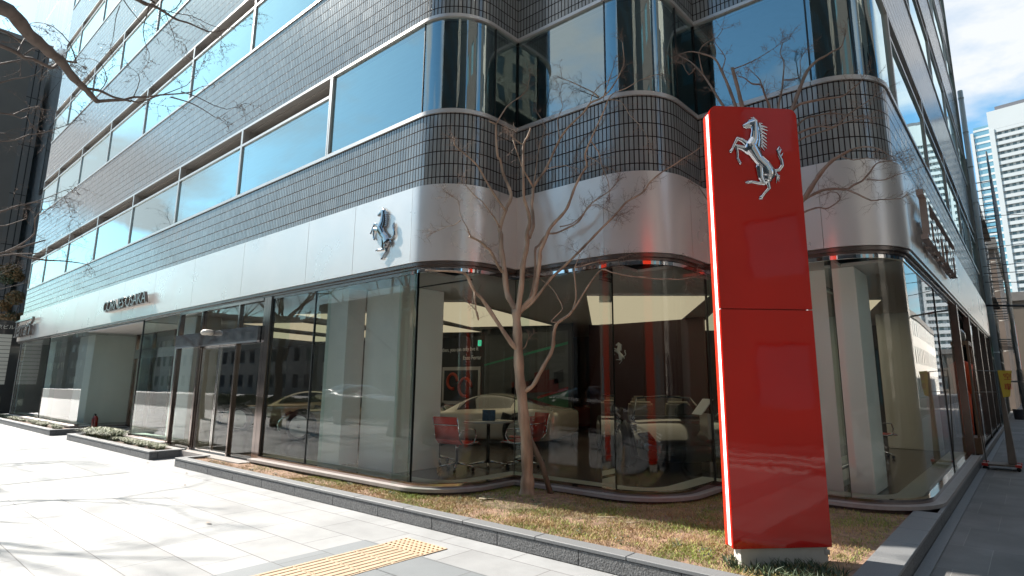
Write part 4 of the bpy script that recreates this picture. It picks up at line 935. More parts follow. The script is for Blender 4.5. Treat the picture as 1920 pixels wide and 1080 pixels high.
TREE_A = [
([(-4.866,5.655,0.098),(-4.866,5.655,0.239),(-4.867,5.654,0.413),(-4.874,5.649,0.726),(-4.9,5.626,1.045),(-4.923,5.608,1.349),(-4.945,5.589,1.611),(-4.957,5.579,1.911),(-4.969,5.569,2.194),(-4.981,5.559,2.42)],0.078,0.05),
([(-4.957,5.579,1.911),(-4.994,5.498,1.975),(-5.125,5.337,2.274),(-5.241,5.19,2.54),(-5.282,5.105,2.623),(-5.324,5.019,2.8),(-5.333,4.961,2.847),(-5.407,4.849,2.86),(-5.495,4.725,2.859),(-5.617,4.572,2.858)],0.034,0.008),
([(-5.25,5.074,2.616),(-5.272,5.121,2.4),(-5.28,5.179,2.271)],0.012,0.009),
([(-5.28,5.179,2.271),(-5.328,5.204,2.378),(-5.444,5.172,2.487)],0.008,0.004),
([(-4.981,5.559,2.406),(-5.073,5.525,2.563),(-5.123,5.527,2.672),(-5.176,5.526,2.997),(-5.229,5.526,3.242),(-5.259,5.544,3.448),(-5.294,5.558,3.553),(-5.264,5.627,3.787),(-5.271,5.665,3.865),(-5.249,5.726,4.006),(-5.29,5.735,4.156),(-5.378,5.705,4.37),(-5.396,5.655,4.573),(-5.386,5.59,4.606),(-5.409,5.575,4.868),(-5.393,5.554,5.072)],0.042,0.015),
([(-5.393,5.554,5.072),(-5.4,5.776,5.426),(-5.359,5.96,5.61),(-5.234,6.019,5.719),(-5.176,6.022,5.93)],0.011,0.004),
([(-5.393,5.554,5.072),(-5.426,5.448,5.092)],0.013,0.011),
([(-5.241,5.602,3.8),(-5.293,5.485,3.954),(-5.355,5.359,4.153),(-5.388,5.256,4.313),(-5.409,5.164,4.397),(-5.474,5.036,4.501),(-5.525,4.918,4.582),(-5.489,4.874,4.64)],0.019,0.006),
([(-5.157,5.477,2.916),(-5.155,5.403,2.975),(-5.169,5.315,3.104),(-5.172,5.237,3.182),(-5.152,5.178,3.183),(-5.179,5.079,3.252),(-5.241,4.951,3.307)],0.02,0.015),
([(-5.236,4.955,3.32),(-5.263,4.922,3.429),(-5.284,4.894,3.482),(-5.31,4.861,3.563),(-5.322,4.84,3.666),(-5.323,4.829,3.754),(-5.37,4.779,3.808)],0.008,0.003),
([(-5.328,4.879,3.515),(-5.349,4.774,3.427),(-5.349,4.687,3.401),(-5.397,4.56,3.322)],0.006,0.003),
([(-5.225,5.485,3.526),(-5.229,5.395,3.632),(-5.21,5.324,3.663),(-5.224,5.226,3.752),(-5.225,5.138,3.811),(-5.247,5.033,3.868),(-5.279,4.919,3.96)],0.012,0.004),
([(-4.97,5.568,2.283),(-4.933,5.555,2.485),(-4.887,5.551,2.735),(-4.855,5.534,2.958),(-4.808,5.53,3.126),(-4.766,5.521,3.251),(-4.75,5.491,3.369),(-4.703,5.487,3.487),(-4.692,5.453,3.618),(-4.702,5.401,3.749),(-4.696,5.362,3.83),(-4.681,5.332,4.059),(-4.66,5.306,4.282),(-4.634,5.284,4.484),(-4.571,5.293,4.578),(-4.524,5.289,4.671)],0.042,0.01),
([(-4.656,5.309,4.484),(-4.719,5.257,4.534),(-4.756,5.226,4.585)],0.01,0.006),
([(-4.761,5.547,3.326),(-4.749,5.606,3.484),(-4.774,5.634,3.639),(-4.81,5.653,3.802),(-4.823,5.69,3.954),(-4.843,5.723,4.071),(-4.812,5.798,4.204),(-4.764,5.887,4.355),(-4.703,5.987,4.617),(-4.621,6.026,4.802),(-4.492,6.026,4.921),(-4.37,6.021,4.984),(-4.204,6.012,5.062),(-4.107,6.025,5.166),(-3.946,6.013,5.17),(-3.835,6.037,5.233),(-3.768,6.063,5.319),(-3.685,6.065,5.419),(-3.644,6.109,5.559),(-3.619,6.1,5.66),(-3.635,6.097,5.894)],0.026,0.006),
([(-4.754,5.618,4.024),(-4.754,5.488,4.142),(-4.742,5.368,4.249),(-4.761,5.221,4.556)],0.014,0.007),
([(-3.97,6.025,5.205),(-4.068,6.009,5.307),(-4.168,6.03,5.388),(-4.296,6.026,5.485),(-4.427,6.021,5.584),(-4.59,6.029,5.692)],0.012,0.005),
([(-3.888,6.028,5.217),(-3.821,6.046,5.406),(-3.759,6.058,5.564)],0.008,0.004),
([(-4.103,6.019,5.162),(-4.068,6.008,5.246),(-3.952,6.028,5.368),(-3.696,6.084,5.454)],0.007,0.004),
([(-4.944,5.59,2.386),(-4.857,5.623,2.499),(-4.775,5.653,2.571),(-4.725,5.655,2.752),(-4.685,5.65,2.934),(-4.656,5.635,3.053),(-4.632,5.616,3.151),(-4.566,5.632,3.283),(-4.505,5.643,3.416),(-4.424,5.672,3.513),(-4.364,5.683,3.56),(-4.283,5.712,3.657),(-4.223,5.723,3.781),(-4.168,5.729,3.912),(-4.093,5.754,4.064),(-4.012,5.782,4.194),(-4.009,5.745,4.324),(-3.938,5.765,4.504),(-3.852,5.798,4.692),(-3.782,5.818,4.836),(-3.711,5.838,5.009)],0.034,0.008),
([(-4.931,5.731,2.503),(-4.874,5.8,2.858),(-4.885,5.812,3.222),(-4.858,5.857,3.298),(-4.787,5.938,3.45),(-4.679,6.01,3.469),(-4.507,6.02,3.508),(-4.338,6.026,3.56),(-4.23,6.021,3.661),(-4.162,6.021,3.742),(-4.013,6.011,3.81),(-3.867,6.038,3.878),(-3.748,6.041,3.959)],0.02,0.006),
([(-4.614,6.008,3.546),(-4.431,6.023,3.554),(-4.271,6.017,3.632),(-4.156,6.013,3.717),(-4.039,6.011,3.744),(-3.861,6.02,3.627),(-3.735,6.065,3.552)],0.009,0.003),
([(-4.929,5.603,2.407),(-4.807,5.639,2.483),(-4.661,5.696,2.661),(-4.536,5.735,2.811),(-4.391,5.791,2.94),(-4.215,5.873,3.122),(-4.072,5.927,3.263),(-3.934,5.977,3.402),(-3.776,6.044,3.561),(-3.644,6.089,3.706),(-3.531,6.118,3.759),(-3.439,6.13,3.798),(-3.372,6.121,3.843),(-3.301,6.115,3.914),(-3.164,6.164,4.019),(-3.029,6.211,4.089),(-2.926,6.233,4.144),(-2.803,6.27,4.205),(-2.707,6.285,4.259)],0.022,0.005),
([(-4.923,5.608,1.362),(-4.845,5.64,1.415),(-4.778,5.663,1.467),(-4.701,5.695,1.611),(-4.63,5.722,1.742),(-4.563,5.745,1.859),(-4.527,5.743,1.957),(-4.506,5.727,2.067),(-4.481,5.716,2.151),(-4.44,5.718,2.221),(-4.384,5.732,2.258),(-4.308,5.763,2.309),(-4.252,5.777,2.365)],0.03,0.018),
([(-4.252,5.777,2.365),(-4.214,5.792,2.483),(-4.201,5.787,2.58),(-4.202,5.769,2.745),(-4.199,5.756,2.89),(-4.126,5.801,2.915),(-4.017,5.875,2.953),(-3.908,5.95,2.978),(-3.765,6.053,2.989)],0.015,0.005),
([(-4.252,5.777,2.365),(-4.184,5.784,2.446),(-4.12,5.786,2.527),(-4.022,5.819,2.679),(-3.934,5.842,2.791),(-3.852,5.86,2.85),(-3.757,5.889,2.81),(-3.678,5.906,2.784),(-3.546,5.966,2.745),(-3.395,6.041,2.726),(-3.266,6.099,2.7),(-3.137,6.156,2.694),(-3.015,6.208,2.681),(-2.878,6.272,2.7)],0.014,0.004),
([(-4.199,5.756,2.89),(-4.173,5.778,2.978),(-4.147,5.799,3.059)],0.007,0.004),
([(-4.394,5.659,2.227),(-4.472,5.631,2.236),(-4.428,5.704,2.325),(-4.395,5.769,2.409),(-4.453,5.758,2.533),(-4.521,5.738,2.653),(-4.601,5.708,2.732),(-4.682,5.678,2.799)],0.008,0.004),
([(-4.957,5.579,1.877),(-4.873,5.616,1.943),(-4.842,5.61,2.009)],0.008,0.006),
([(-4.754,5.618,4.024),(-4.802,5.708,4.215),(-4.845,5.803,4.48),(-4.881,5.903,4.754),(-4.887,6.028,5.037),(-5.002,6.023,5.272)],0.01,0.004),
([(-4.112,5.893,4.397),(-4.018,5.972,4.325),(-3.923,6.012,4.241)],0.006,0.003),
([(-4.001,5.856,4.552),(-3.938,5.941,4.403),(-3.923,5.987,4.233),(-3.86,6.032,4.017),(-3.845,6.038,3.803)],0.008,0.004),
([(-3.765,5.923,5.06),(-3.608,5.988,5.013),(-3.509,6.007,4.808),(-3.384,6.045,4.643),(-3.288,6.061,4.445)],0.006,0.003),
([(-3.765,5.923,5.06),(-3.658,5.882,5.097),(-3.476,5.904,5.116),(-3.296,5.924,5.17),(-3.096,5.961,5.186)],0.007,0.003),
([(-4.693,5.8,4.313),(-4.51,5.996,4.379),(-4.259,6.014,4.264),(-4.014,6.028,4.341)],0.006,0.003),
([(-4.61,6.012,4.794),(-4.658,6.015,5.084),(-4.566,6.018,5.255),(-4.614,6.022,5.432)],0.007,0.003),
]

TREE_B = [
([(-2.157,6.386,0.213),(-2.147,6.394,0.628),(-2.135,6.404,1.162),(-2.118,6.419,1.713),(-2.102,6.432,2.168),(-2.088,6.443,2.517),(-2.06,6.467,2.873)],0.075,0.05),
([(-2.06,6.467,2.873),(-1.943,6.483,3.159),(-1.833,6.494,3.322),(-1.694,6.528,3.454),(-1.577,6.544,3.615),(-1.487,6.538,3.725),(-1.38,6.546,3.827),(-1.292,6.538,3.862),(-1.179,6.551,3.908)],0.04,0.014),
([(-1.179,6.551,3.908),(-1.06,6.52,3.896),(-0.939,6.491,3.837),(-0.846,6.438,3.729)],0.009,0.004),
([(-1.278,6.468,3.837),(-1.168,6.517,3.777),(-1.054,6.569,3.788),(-0.966,6.599,3.752)],0.007,0.003),
([(-1.871,6.625,3.347),(-1.752,6.637,3.462),(-1.639,6.645,3.521),(-1.519,6.658,3.56),(-1.4,6.67,3.556),(-1.29,6.676,3.527),(-1.216,6.651,3.552),(-1.135,6.631,3.569),(-1.089,6.583,3.586),(-1.025,6.549,3.637),(-0.98,6.5,3.668),(-0.924,6.46,3.676),(-0.811,6.468,3.667)],0.02,0.005),
([(-1.275,6.601,3.505),(-1.16,6.567,3.413),(-1.046,6.532,3.319),(-0.961,6.472,3.298),(-0.884,6.407,3.266),(-0.769,6.372,3.245)],0.011,0.004),
([(-1.061,6.519,3.545),(-0.945,6.486,3.498),(-0.867,6.421,3.479),(-0.788,6.356,3.481),(-0.653,6.339,3.487)],0.008,0.003),
([(-1.861,6.764,3.264),(-1.773,6.788,3.378),(-1.691,6.807,3.411),(-1.611,6.825,3.424),(-1.535,6.84,3.401),(-1.454,6.859,3.439),(-1.396,6.858,3.488),(-1.406,6.802,3.543),(-1.441,6.723,3.542)],0.013,0.004),
([(-2.06,6.467,2.873),(-2.056,6.521,3.37),(-2.034,6.589,3.76),(-1.978,6.686,4.162),(-1.875,6.821,4.51),(-1.816,6.921,4.732),(-1.761,7.017,4.958),(-1.699,7.119,5.188),(-1.652,7.208,5.317),(-1.59,7.31,5.426),(-1.512,7.386,5.489),(-1.443,7.416,5.534),(-1.342,7.434,5.567),(-1.305,7.475,5.688)],0.042,0.006),
([(-1.821,6.927,4.701),(-1.731,6.894,4.728),(-1.562,6.926,4.733),(-1.423,6.934,4.717),(-1.286,6.94,4.701),(-1.17,6.928,4.754),(-1.07,6.903,4.806)],0.02,0.005),
([(-1.895,6.735,4.287),(-1.815,6.91,4.457),(-1.733,7.087,4.618),(-1.629,7.283,4.7),(-1.516,7.369,4.725),(-1.395,7.422,4.687),(-1.266,7.482,4.649)],0.016,0.004),
([(-1.922,6.712,4.221),(-1.74,6.756,4.316),(-1.606,6.759,4.343),(-1.492,6.746,4.325),(-1.381,6.729,4.28),(-1.224,6.752,4.305),(-1.072,6.77,4.303)],0.014,0.004),
([(-1.93,6.706,4.09),(-1.744,6.818,4.26),(-1.589,6.904,4.324),(-1.401,7.017,4.394),(-1.276,7.078,4.523),(-1.135,7.153,4.625),(-1.013,7.211,4.719)],0.014,0.004),
([(-1.977,6.667,4.09),(-1.953,6.78,4.518),(-1.962,6.865,4.777),(-1.943,6.974,5.001),(-1.946,7.065,5.182),(-1.943,7.16,5.461),(-1.993,7.212,5.628),(-1.979,7.316,5.822)],0.018,0.005),
([(-2.004,6.644,4.025),(-1.985,6.573,4.388),(-1.957,6.51,4.585),(-1.969,6.412,4.715),(-1.978,6.318,4.811),(-2.034,6.185,4.794),(-2.067,6.07,4.821)],0.02,0.006),
([(-2.027,6.494,3.482),(-2.112,6.424,3.985),(-2.183,6.364,4.437),(-2.218,6.335,4.68),(-2.246,6.311,4.9),(-2.279,6.284,5.122)],0.03,0.02),
([(-2.079,6.451,3.732),(-2.21,6.407,4.264),(-2.316,6.383,4.737),(-2.383,6.393,4.981),(-2.452,6.4,5.195),(-2.529,6.401,5.386),(-2.647,6.368,5.473),(-2.767,6.332,5.538),(-2.865,6.316,5.561)],0.026,0.006),
([(-2.194,6.355,4.209),(-2.341,6.381,4.523),(-2.494,6.402,4.816),(-2.606,6.458,5.049),(-2.721,6.51,5.268),(-2.841,6.559,5.465),(-2.965,6.605,5.621),(-3.093,6.647,5.75)],0.022,0.005),
([(-2.452,6.4,5.195),(-2.423,6.468,5.376),(-2.471,6.471,5.503),(-2.54,6.457,5.631)],0.008,0.003),
([(-2.28,6.283,5.102),(-2.19,6.424,5.186),(-2.081,6.58,5.298),(-1.995,6.717,5.413),(-1.932,6.835,5.514)],0.008,0.003),
([(-2.739,6.552,5.292),(-2.758,6.47,5.577),(-2.655,6.491,5.694),(-2.531,6.53,5.736),(-2.456,6.527,5.813)],0.009,0.003),
([(-1.911,6.982,5.134),(-1.768,7.145,5.189),(-1.764,7.192,5.423),(-1.712,7.278,5.588)],0.009,0.003),
([(-2.001,6.516,4.767),(-2.038,6.485,4.968),(-2.083,6.448,5.035)],0.008,0.004),
([(-2.853,6.587,5.481),(-2.925,6.527,5.37),(-2.983,6.478,5.518)],0.008,0.003),
([(-2.122,6.675,2.978),(-2.247,6.669,3.248),(-2.455,6.593,3.461),(-2.675,6.507,3.548),(-2.843,6.464,3.839)],0.02,0.006),
]

TREE_C = [
([(-3.942,-0.097,3.412),(-3.849,0.078,3.37),(-3.704,0.297,3.315),(-3.741,0.363,3.307),(-3.786,0.424,3.267),(-3.829,0.485,3.253),(-3.884,0.537,3.246),(-3.939,0.589,3.249),(-3.981,0.651,3.204),(-4.04,0.7,3.196),(-4.101,0.747,3.196),(-4.163,0.793,3.191),(-4.229,0.835,3.194)],0.042,0.014),
([(-4.229,0.835,3.194),(-4.221,0.907,3.227),(-4.224,0.97,3.256),(-4.242,1.02,3.3),(-4.236,1.09,3.326),(-4.229,1.161,3.367),(-4.206,1.245,3.401),(-4.189,1.325,3.44),(-4.206,1.376,3.498)],0.011,0.003),
([(-4.166,0.758,3.229),(-4.148,0.825,3.233),(-4.164,0.864,3.233),(-4.179,0.904,3.233),(-4.183,0.952,3.239),(-4.192,0.997,3.245)],0.009,0.006),
([(-4.192,0.996,3.253),(-4.182,1.037,3.251),(-4.137,1.108,3.301),(-4.09,1.18,3.351),(-4.042,1.252,3.41)],0.006,0.002),
([(-4.116,1.191,3.327),(-4.094,1.295,3.323),(-4.096,1.381,3.307),(-4.101,1.463,3.281)],0.005,0.002),
([(-4.065,1.233,3.365),(-4.094,1.339,3.379),(-4.117,1.45,3.371),(-4.151,1.552,3.389)],0.004,0.002),
([(-4.303,0.644,3.41),(-4.232,0.67,3.389),(-4.162,0.696,3.367)],0.009,0.006),
([(-4.473,0.501,3.588),(-4.463,0.543,3.586),(-4.451,0.585,3.54),(-4.438,0.628,3.483),(-4.448,0.652,3.473)],0.004,0.003),
([(-4.228,0.706,3.404),(-4.34,0.678,3.559),(-4.496,0.613,3.7),(-4.645,0.553,3.763),(-4.752,0.529,3.785)],0.004,0.002),
([(-3.833,0.254,3.166),(-3.854,0.335,3.184),(-3.883,0.408,3.185),(-3.958,0.443,3.205),(-4.026,0.484,3.243),(-4.078,0.538,3.255),(-4.137,0.587,3.275),(-4.219,0.616,3.335),(-4.304,0.643,3.4)],0.011,0.008),
([(-4.091,0.43,3.275),(-4.177,0.445,3.355),(-4.258,0.464,3.44),(-4.341,0.481,3.506)],0.006,0.004),
([(-4.232,0.312,3.437),(-4.254,0.381,3.447),(-4.286,0.44,3.44),(-4.365,0.461,3.464)],0.006,0.005),
([(-4.058,0.327,3.137),(-4.11,0.37,3.191),(-4.16,0.415,3.243),(-4.208,0.462,3.295)],0.006,0.004),
([(-4.21,0.461,3.309),(-4.261,0.505,3.403),(-4.281,0.575,3.458),(-4.345,0.609,3.492)],0.004,0.002),
([(-4.821,0.862,4.431),(-4.731,0.985,4.286),(-4.679,1.076,4.227),(-4.681,1.121,4.222),(-4.688,1.163,4.235),(-4.683,1.215,4.23),(-4.659,1.282,4.197),(-4.652,1.335,4.187),(-4.636,1.396,4.189),(-4.588,1.483,4.159),(-4.564,1.551,4.16),(-4.511,1.642,4.216)],0.02,0.003),
([(-4.59,1.055,4.175),(-4.548,1.09,4.196),(-4.5,1.13,4.154)],0.01,0.008),
([(-4.704,1.22,4.242),(-4.667,1.316,4.242),(-4.63,1.413,4.254),(-4.586,1.515,4.219),(-4.575,1.589,4.221)],0.004,0.002),
([(-4.608,0.91,4.227),(-4.578,0.979,4.106),(-4.567,1.031,4.046),(-4.567,1.074,4.007)],0.005,0.002),
([(-4.528,1.107,4.141),(-4.534,1.102,4.049),(-4.544,1.094,3.944),(-4.522,1.112,3.841),(-4.492,1.137,3.759)],0.004,0.002),
([(-4.563,0.948,4.062),(-4.574,0.938,3.98),(-4.574,0.938,3.899),(-4.574,0.938,3.818)],0.003,0.002),
([(-4.552,1.217,4.139),(-4.513,1.25,4.031),(-4.479,1.278,3.925)],0.003,0.002),
([(-4.48,1.277,4.511),(-4.467,1.288,4.291),(-4.496,1.264,4.182),(-4.565,1.206,4.117)],0.005,0.002),
([(-4.272,0.278,3.068),(-4.248,0.396,3.14),(-4.297,0.453,3.205),(-4.354,0.503,3.253),(-4.405,0.558,3.315)],0.006,0.002),
([(-4.251,0.296,2.912),(-4.224,0.416,2.958),(-4.269,0.476,2.985),(-4.329,0.524,3.054),(-4.377,0.581,3.108)],0.006,0.002),
([(-4.351,0.473,3.015),(-4.368,0.524,3.009),(-4.414,0.551,3.047)],0.003,0.002),
([(-4.23,0.314,2.76),(-4.181,0.432,2.786),(-4.198,0.497,2.821),(-4.226,0.552,2.879),(-4.248,0.611,2.913),(-4.259,0.68,2.973)],0.005,0.002),
([(-4.192,0.346,2.331),(-4.157,0.479,2.393),(-4.192,0.554,2.453),(-4.244,0.615,2.494),(-4.294,0.677,2.545),(-4.342,0.741,2.604)],0.006,0.002),
([(-4.324,0.626,2.513),(-4.319,0.695,2.535),(-4.315,0.764,2.584)],0.003,0.001),
([(-4.164,0.368,2.288),(-4.174,0.491,2.318),(-4.267,0.544,2.358),(-4.335,0.616,2.417)],0.004,0.002),
([(-4.098,0.815,3.212),(-4.115,0.844,3.3),(-4.193,0.822,3.425),(-4.291,0.784,3.481)],0.003,0.002),
([(-4.182,1.005,3.274),(-4.202,1.032,3.41),(-4.282,1.009,3.504),(-4.42,0.937,3.553)],0.003,0.001),
]

def strip_assign(x): return x
tA = build_tree('bare_tree', 'bare crape myrtle with smooth pale many-stemmed trunk rising from the corner bed', TREE_A, M['bark'], M['bark'], M['twig'], 3, twig_len=.24)
build_tree('bare_tree', 'bare tree behind the red pylon sign, its branches spreading past both sides', TREE_B, M['bark2'], M['bark2'], M['twig'], 5, twig_len=.24)
for pts, r in ROOTS[:6]:
    q = MB(); q.tube(pts, [r]*(len(pts)-1)+[r*.4], 6); q.build('root', M['bark'], tA)
for (pts, r), l in zip(ROOTS[6:], ('short fallen stick on the sunlit grass right of the tree', 'curved fallen twig at the shadow edge on the grass')):
    q = MB(); q.tube(pts, [r]*(len(pts)-1)+[r*.4], 6); tag(q.build('stick', M['bark']), l, 'stick')
# street tree whose limbs enter the top left of the picture
trunk = [((-7.4, -2.3, 0), (-7.4, -2.28, 1.2), (-7.35, -2.2, 2.4), (-7.2, -2.0, 3.3), (-6.9, -1.7, 4.1)), .17, .11]
cd = [(list(trunk[0]), .17, .11), ([(-7.2, -2.0, 3.3), (-6.4, -1.6, 3.6), (-5.3, -1.1, 3.75), tuple(TREE_C[0][0][0])], .075, .043), ([(-6.9, -1.7, 4.1), (-6.2, -1.2, 4.5), (-5.2, -.3, 4.6), tuple(TREE_C[14][0][0])], .06, .021), ([(-5.3, -1.1, 3.75), (-4.9, -.7, 3.5), tuple(TREE_C[9][0][0])], .02, .012)]
rr_ = random.Random(9)
for k in range(7):
    a = rr_.uniform(0, 6.28); p = Vector((-6.95, -1.75, 3.6+k*.1)); pts = [tuple(p)]; d = Vector((math.cos(a), math.sin(a)-.5, 1.1)).normalized()
    for j in range(7): d = (d+Vector((rr_.gauss(0, .18), rr_.gauss(0, .18), .02))).normalized(); p = p+d*.5; pts.append(tuple(p))
    cd.append((pts, .055, .008))
build_tree('street_tree', 'bare street tree with rough dark limbs and knobbly twigs reaching over the pavement', cd+[(a, b, c) for a, b, c in TREE_C], M['barkdark'], M['barkdark'], M['barkdark'], 8, twig_len=.26, twr=.0016, droop=.05, spur=.035, dens=.3)
# more street trees along the kerb: outside the view, seen in the glass and as shadows
def random_tree(name, label, x, y, h, seed, group=None, tr=.13):
    rnd = random.Random(seed); data = []; p = Vector((x, y, 0)); pts = [tuple(p)]
    for k in range(5): p = p+Vector((rnd.gauss(0, .05), rnd.gauss(0, .05), h*.1)); pts.append(tuple(p))
    data.append((pts, tr, tr*.7)); top = p
    for b in range(9):
        z = rnd.uniform(.55, 1.0); q = Vector(pts[0]).lerp(top, z); a = b*2.4+rnd.uniform(-.4, .4); d = Vector((math.cos(a), math.sin(a), rnd.uniform(.7, 1.8))).normalized(); L = h*rnd.uniform(.3, .55); bp = [tuple(q)]; n = 6
        for j in range(n): d = (d+Vector((rnd.gauss(0, .17), rnd.gauss(0, .17), rnd.gauss(.03, .1)))).normalized(); q = q+d*L/n; bp.append(tuple(q))
        data.append((bp, tr*.42, .012))
        for s in range(4):
            k = rnd.randrange(2, n); q2 = Vector(bp[k]); d2 = (d+Vector((rnd.gauss(0, .7), rnd.gauss(0, .7), rnd.gauss(0, .5)))).normalized(); sp = [tuple(q2)]
            for j in range(4): d2 = (d2+Vector((rnd.gauss(0, .2), rnd.gauss(0, .2), rnd.gauss(.02, .15)))).normalized(); q2 = q2+d2*L*.13; sp.append(tuple(q2))
            data.append((sp, tr*.16, .006))
    return build_tree(name, label, data, M['barkdark'], M['barkdark'], M['barkdark'], seed, twig_len=h*.07, twr=.003, dens=.35)
for i, (x, y, h) in enumerate([(-14.0, -.5, 7.0), (-20.0, -.1, 7.5), (-27, -.2, 9), (1.5, -14.5, 9)]):
    random_tree('street_tree', ['bare street tree at the kerb opposite the main entrance', 'bare street tree at the kerb opposite the recessed entrance', 'bare street tree at the kerb opposite the far end of the shop', 'bare tree on the far side of the crossing'][i], x, y, h, 20+i)
# leaning support stake
st = MB(); st.tube([(-4.72, 5.98, .05), (-4.80, 5.86, .5), (-4.93, 5.62, 1.02)], [.035, .034, .036], 12); st.tube([(-4.93, 5.62, 1.02), (-4.932, 5.617, 1.028)], [.034, .030], 12)
tag(st.build('tree_stake', M['stake']), 'short rounded wooden stake leaning against the trunk of the bare tree', 'stake')

# ================================================================ SHOWROOM INTERIOR
# lit stretch panels in the ceiling
CL = [([(-5.69, 8.15), (-4.06, 9.45), (-6.87, 13.75), (-8.53, 12.44)], 'big lit cream ceiling panel seen above the dark open car'),
      ([(-9.3, 6.3), (-7.9, 7.4), (-9.4, 11.9), (-11.4, 10.9)], 'lit cream ceiling panel above the front of the cream sports car'),
      ([(-12.3, 6.4), (-10.6, 7.4), (-12.3, 12.2), (-14.1, 11.2)], 'lit cream ceiling panel just left of the white column'),
      ([(-15.4, 6.6), (-13.9, 7.5), (-15.3, 12.2), (-17.0, 11.4)], 'lit cream ceiling panel behind the sliding doors'),
      ([(-18.6, 7.0), (-17.0, 7.9), (-18.4, 12.2), (-20.2, 11.4)], 'lit cream ceiling panel behind the recessed entrance'),
      ([(-4.9, 11.6), (-3.3, 12.6), (-5.6, 16.6), (-7.2, 15.6)], 'lit cream ceiling panel deep in the room, above the sales stand'),
      ([(-2.9, 11.2), (-1.9, 11.8), (-3.0, 15.6), (-4.2, 14.9)], 'lit cream ceiling panel near the side street windows')]
for pts, lab in CL:
    mb = MB(); mb.prism(pts, 2.955, 2.998, 1, 1, 0); tag(mb.build('ceiling_light', [M['lightpanel'], M['ceil']]), lab, 'ceiling light')
tr_ = MB(); tr_.box(-8.3, 5.9, 2.985, -6.2, 5.94, 2.998); tag(tr_.build('ceiling_slot', M['black']), 'thin black slot in the showroom ceiling right of the white column', 'ceiling slot')
# sports cars
def car_body(L=4.15, W=1.86, H=1.10, mats=None, open_top=False):
    # stations from nose (+x) to tail: x, floor z, belt z, half width, roof z, roof half width, hood crown
    st_ = [(2.10, .22, .36, .55, 0, 0), (2.03, .14, .44, .74, 0, 0), (1.85, .12, .54, .86, 0, 0), (1.55, .12, .655, .905, 0, 0), (1.25, .12, .70, .92, 0, 0), (.95, .12, .705, .91, 0, 0), (.72, .12, .70, .90, 0, 0),
           (.62, .12, .70, .895, .74, .62), (.25, .12, .71, .89, .96, .57), (-.02, .12, .715, .89, 1.07, .53), (-.35, .12, .72, .90, 1.10, .52), (-.70, .12, .74, .915, 1.08, .51), (-1.0, .12, .77, .93, 1.01, .48), (-1.35, .12, .80, .935, .90, .42),
           (-1.65, .12, .79, .93, 0, 0), (-1.9, .14, .765, .90, 0, 0), (-2.04, .20, .73, .84, 0, 0), (-2.10, .30, .66, .78, 0, 0)]
    mb = MB(); k = 19; rows = []
    for (x, zf, zb, hw, rz, rw) in st_:
        cab = rz > 0 and not open_top
        half = [(0, zf), (hw*.80, zf), (hw*.955, zf+.05), (hw*.985, zf+(zb-zf)*.45), (hw, zf+(zb-zf)*.66), (hw*.965, zb-.035), (hw*.90, zb)]
        if cab: half += [(hw*.86+0*rw, zb+.012), (rw+(hw*.86-rw)*.25, zb+(rz-zb)*.72), (rw*.9, rz-.012), (0, rz+.01)]
        else:
            cr = zb+.03 if x > 0 else zb+.05
            if -1.35 <= x <= .62: cr = zb-.0
            half += [(hw*.80, zb+.004), (hw*.6, zb+(cr-zb)*.4), (hw*.35, cr-.004), (0, cr)]
        row = [(x, -y, z) for y, z in half[::-1]][:-1]+[(x, y, z) for y, z in half]
        # full loop: top centre -> left -> bottom -> right
        loop = [(x, y, z) for y, z in half[::-1]]+[(x, -y, z) for y, z in half[1:-1]]
        rows.append((loop, cab))
    n = len(rows[0][0])
    for loop, _ in rows: mb.v += loop
    for i in range(len(rows)-1):
        for j in range(n):
            a = i*n+j; b = i*n+(j+1) % n; mi = 0
            z_ = [mb.v[q][2] for q in (a, b, a+n, b+n)]; c0, c1 = rows[i][1], rows[i+1][1]
            if (c0 or c1):
                if j in (1, 2) or j in (n-2, n-3):
                    mi = 1 if (c0 and c1 and -1.05 < st_[i+1][0] < .5) or (c0 != c1 and False) else 0
                    if st_[i][0] > .6 and st_[i+1][0] < .65: mi = 0
                if j in (0, n-1) and (st_[i+1][0] > -.1 and st_[i+1][0] < .6): mi = 1
                if j in (0, n-1) and st_[i][0] < -.9 and st_[i+1][0] > -1.7: mi = 1
            mb.face((a, b, b+n, a+n), mi, True)
    mb.face([j for j in range(n)][::-1], 0); mb.face([(len(rows)-1)*n+j for j in range(n)], 0)
    return mb
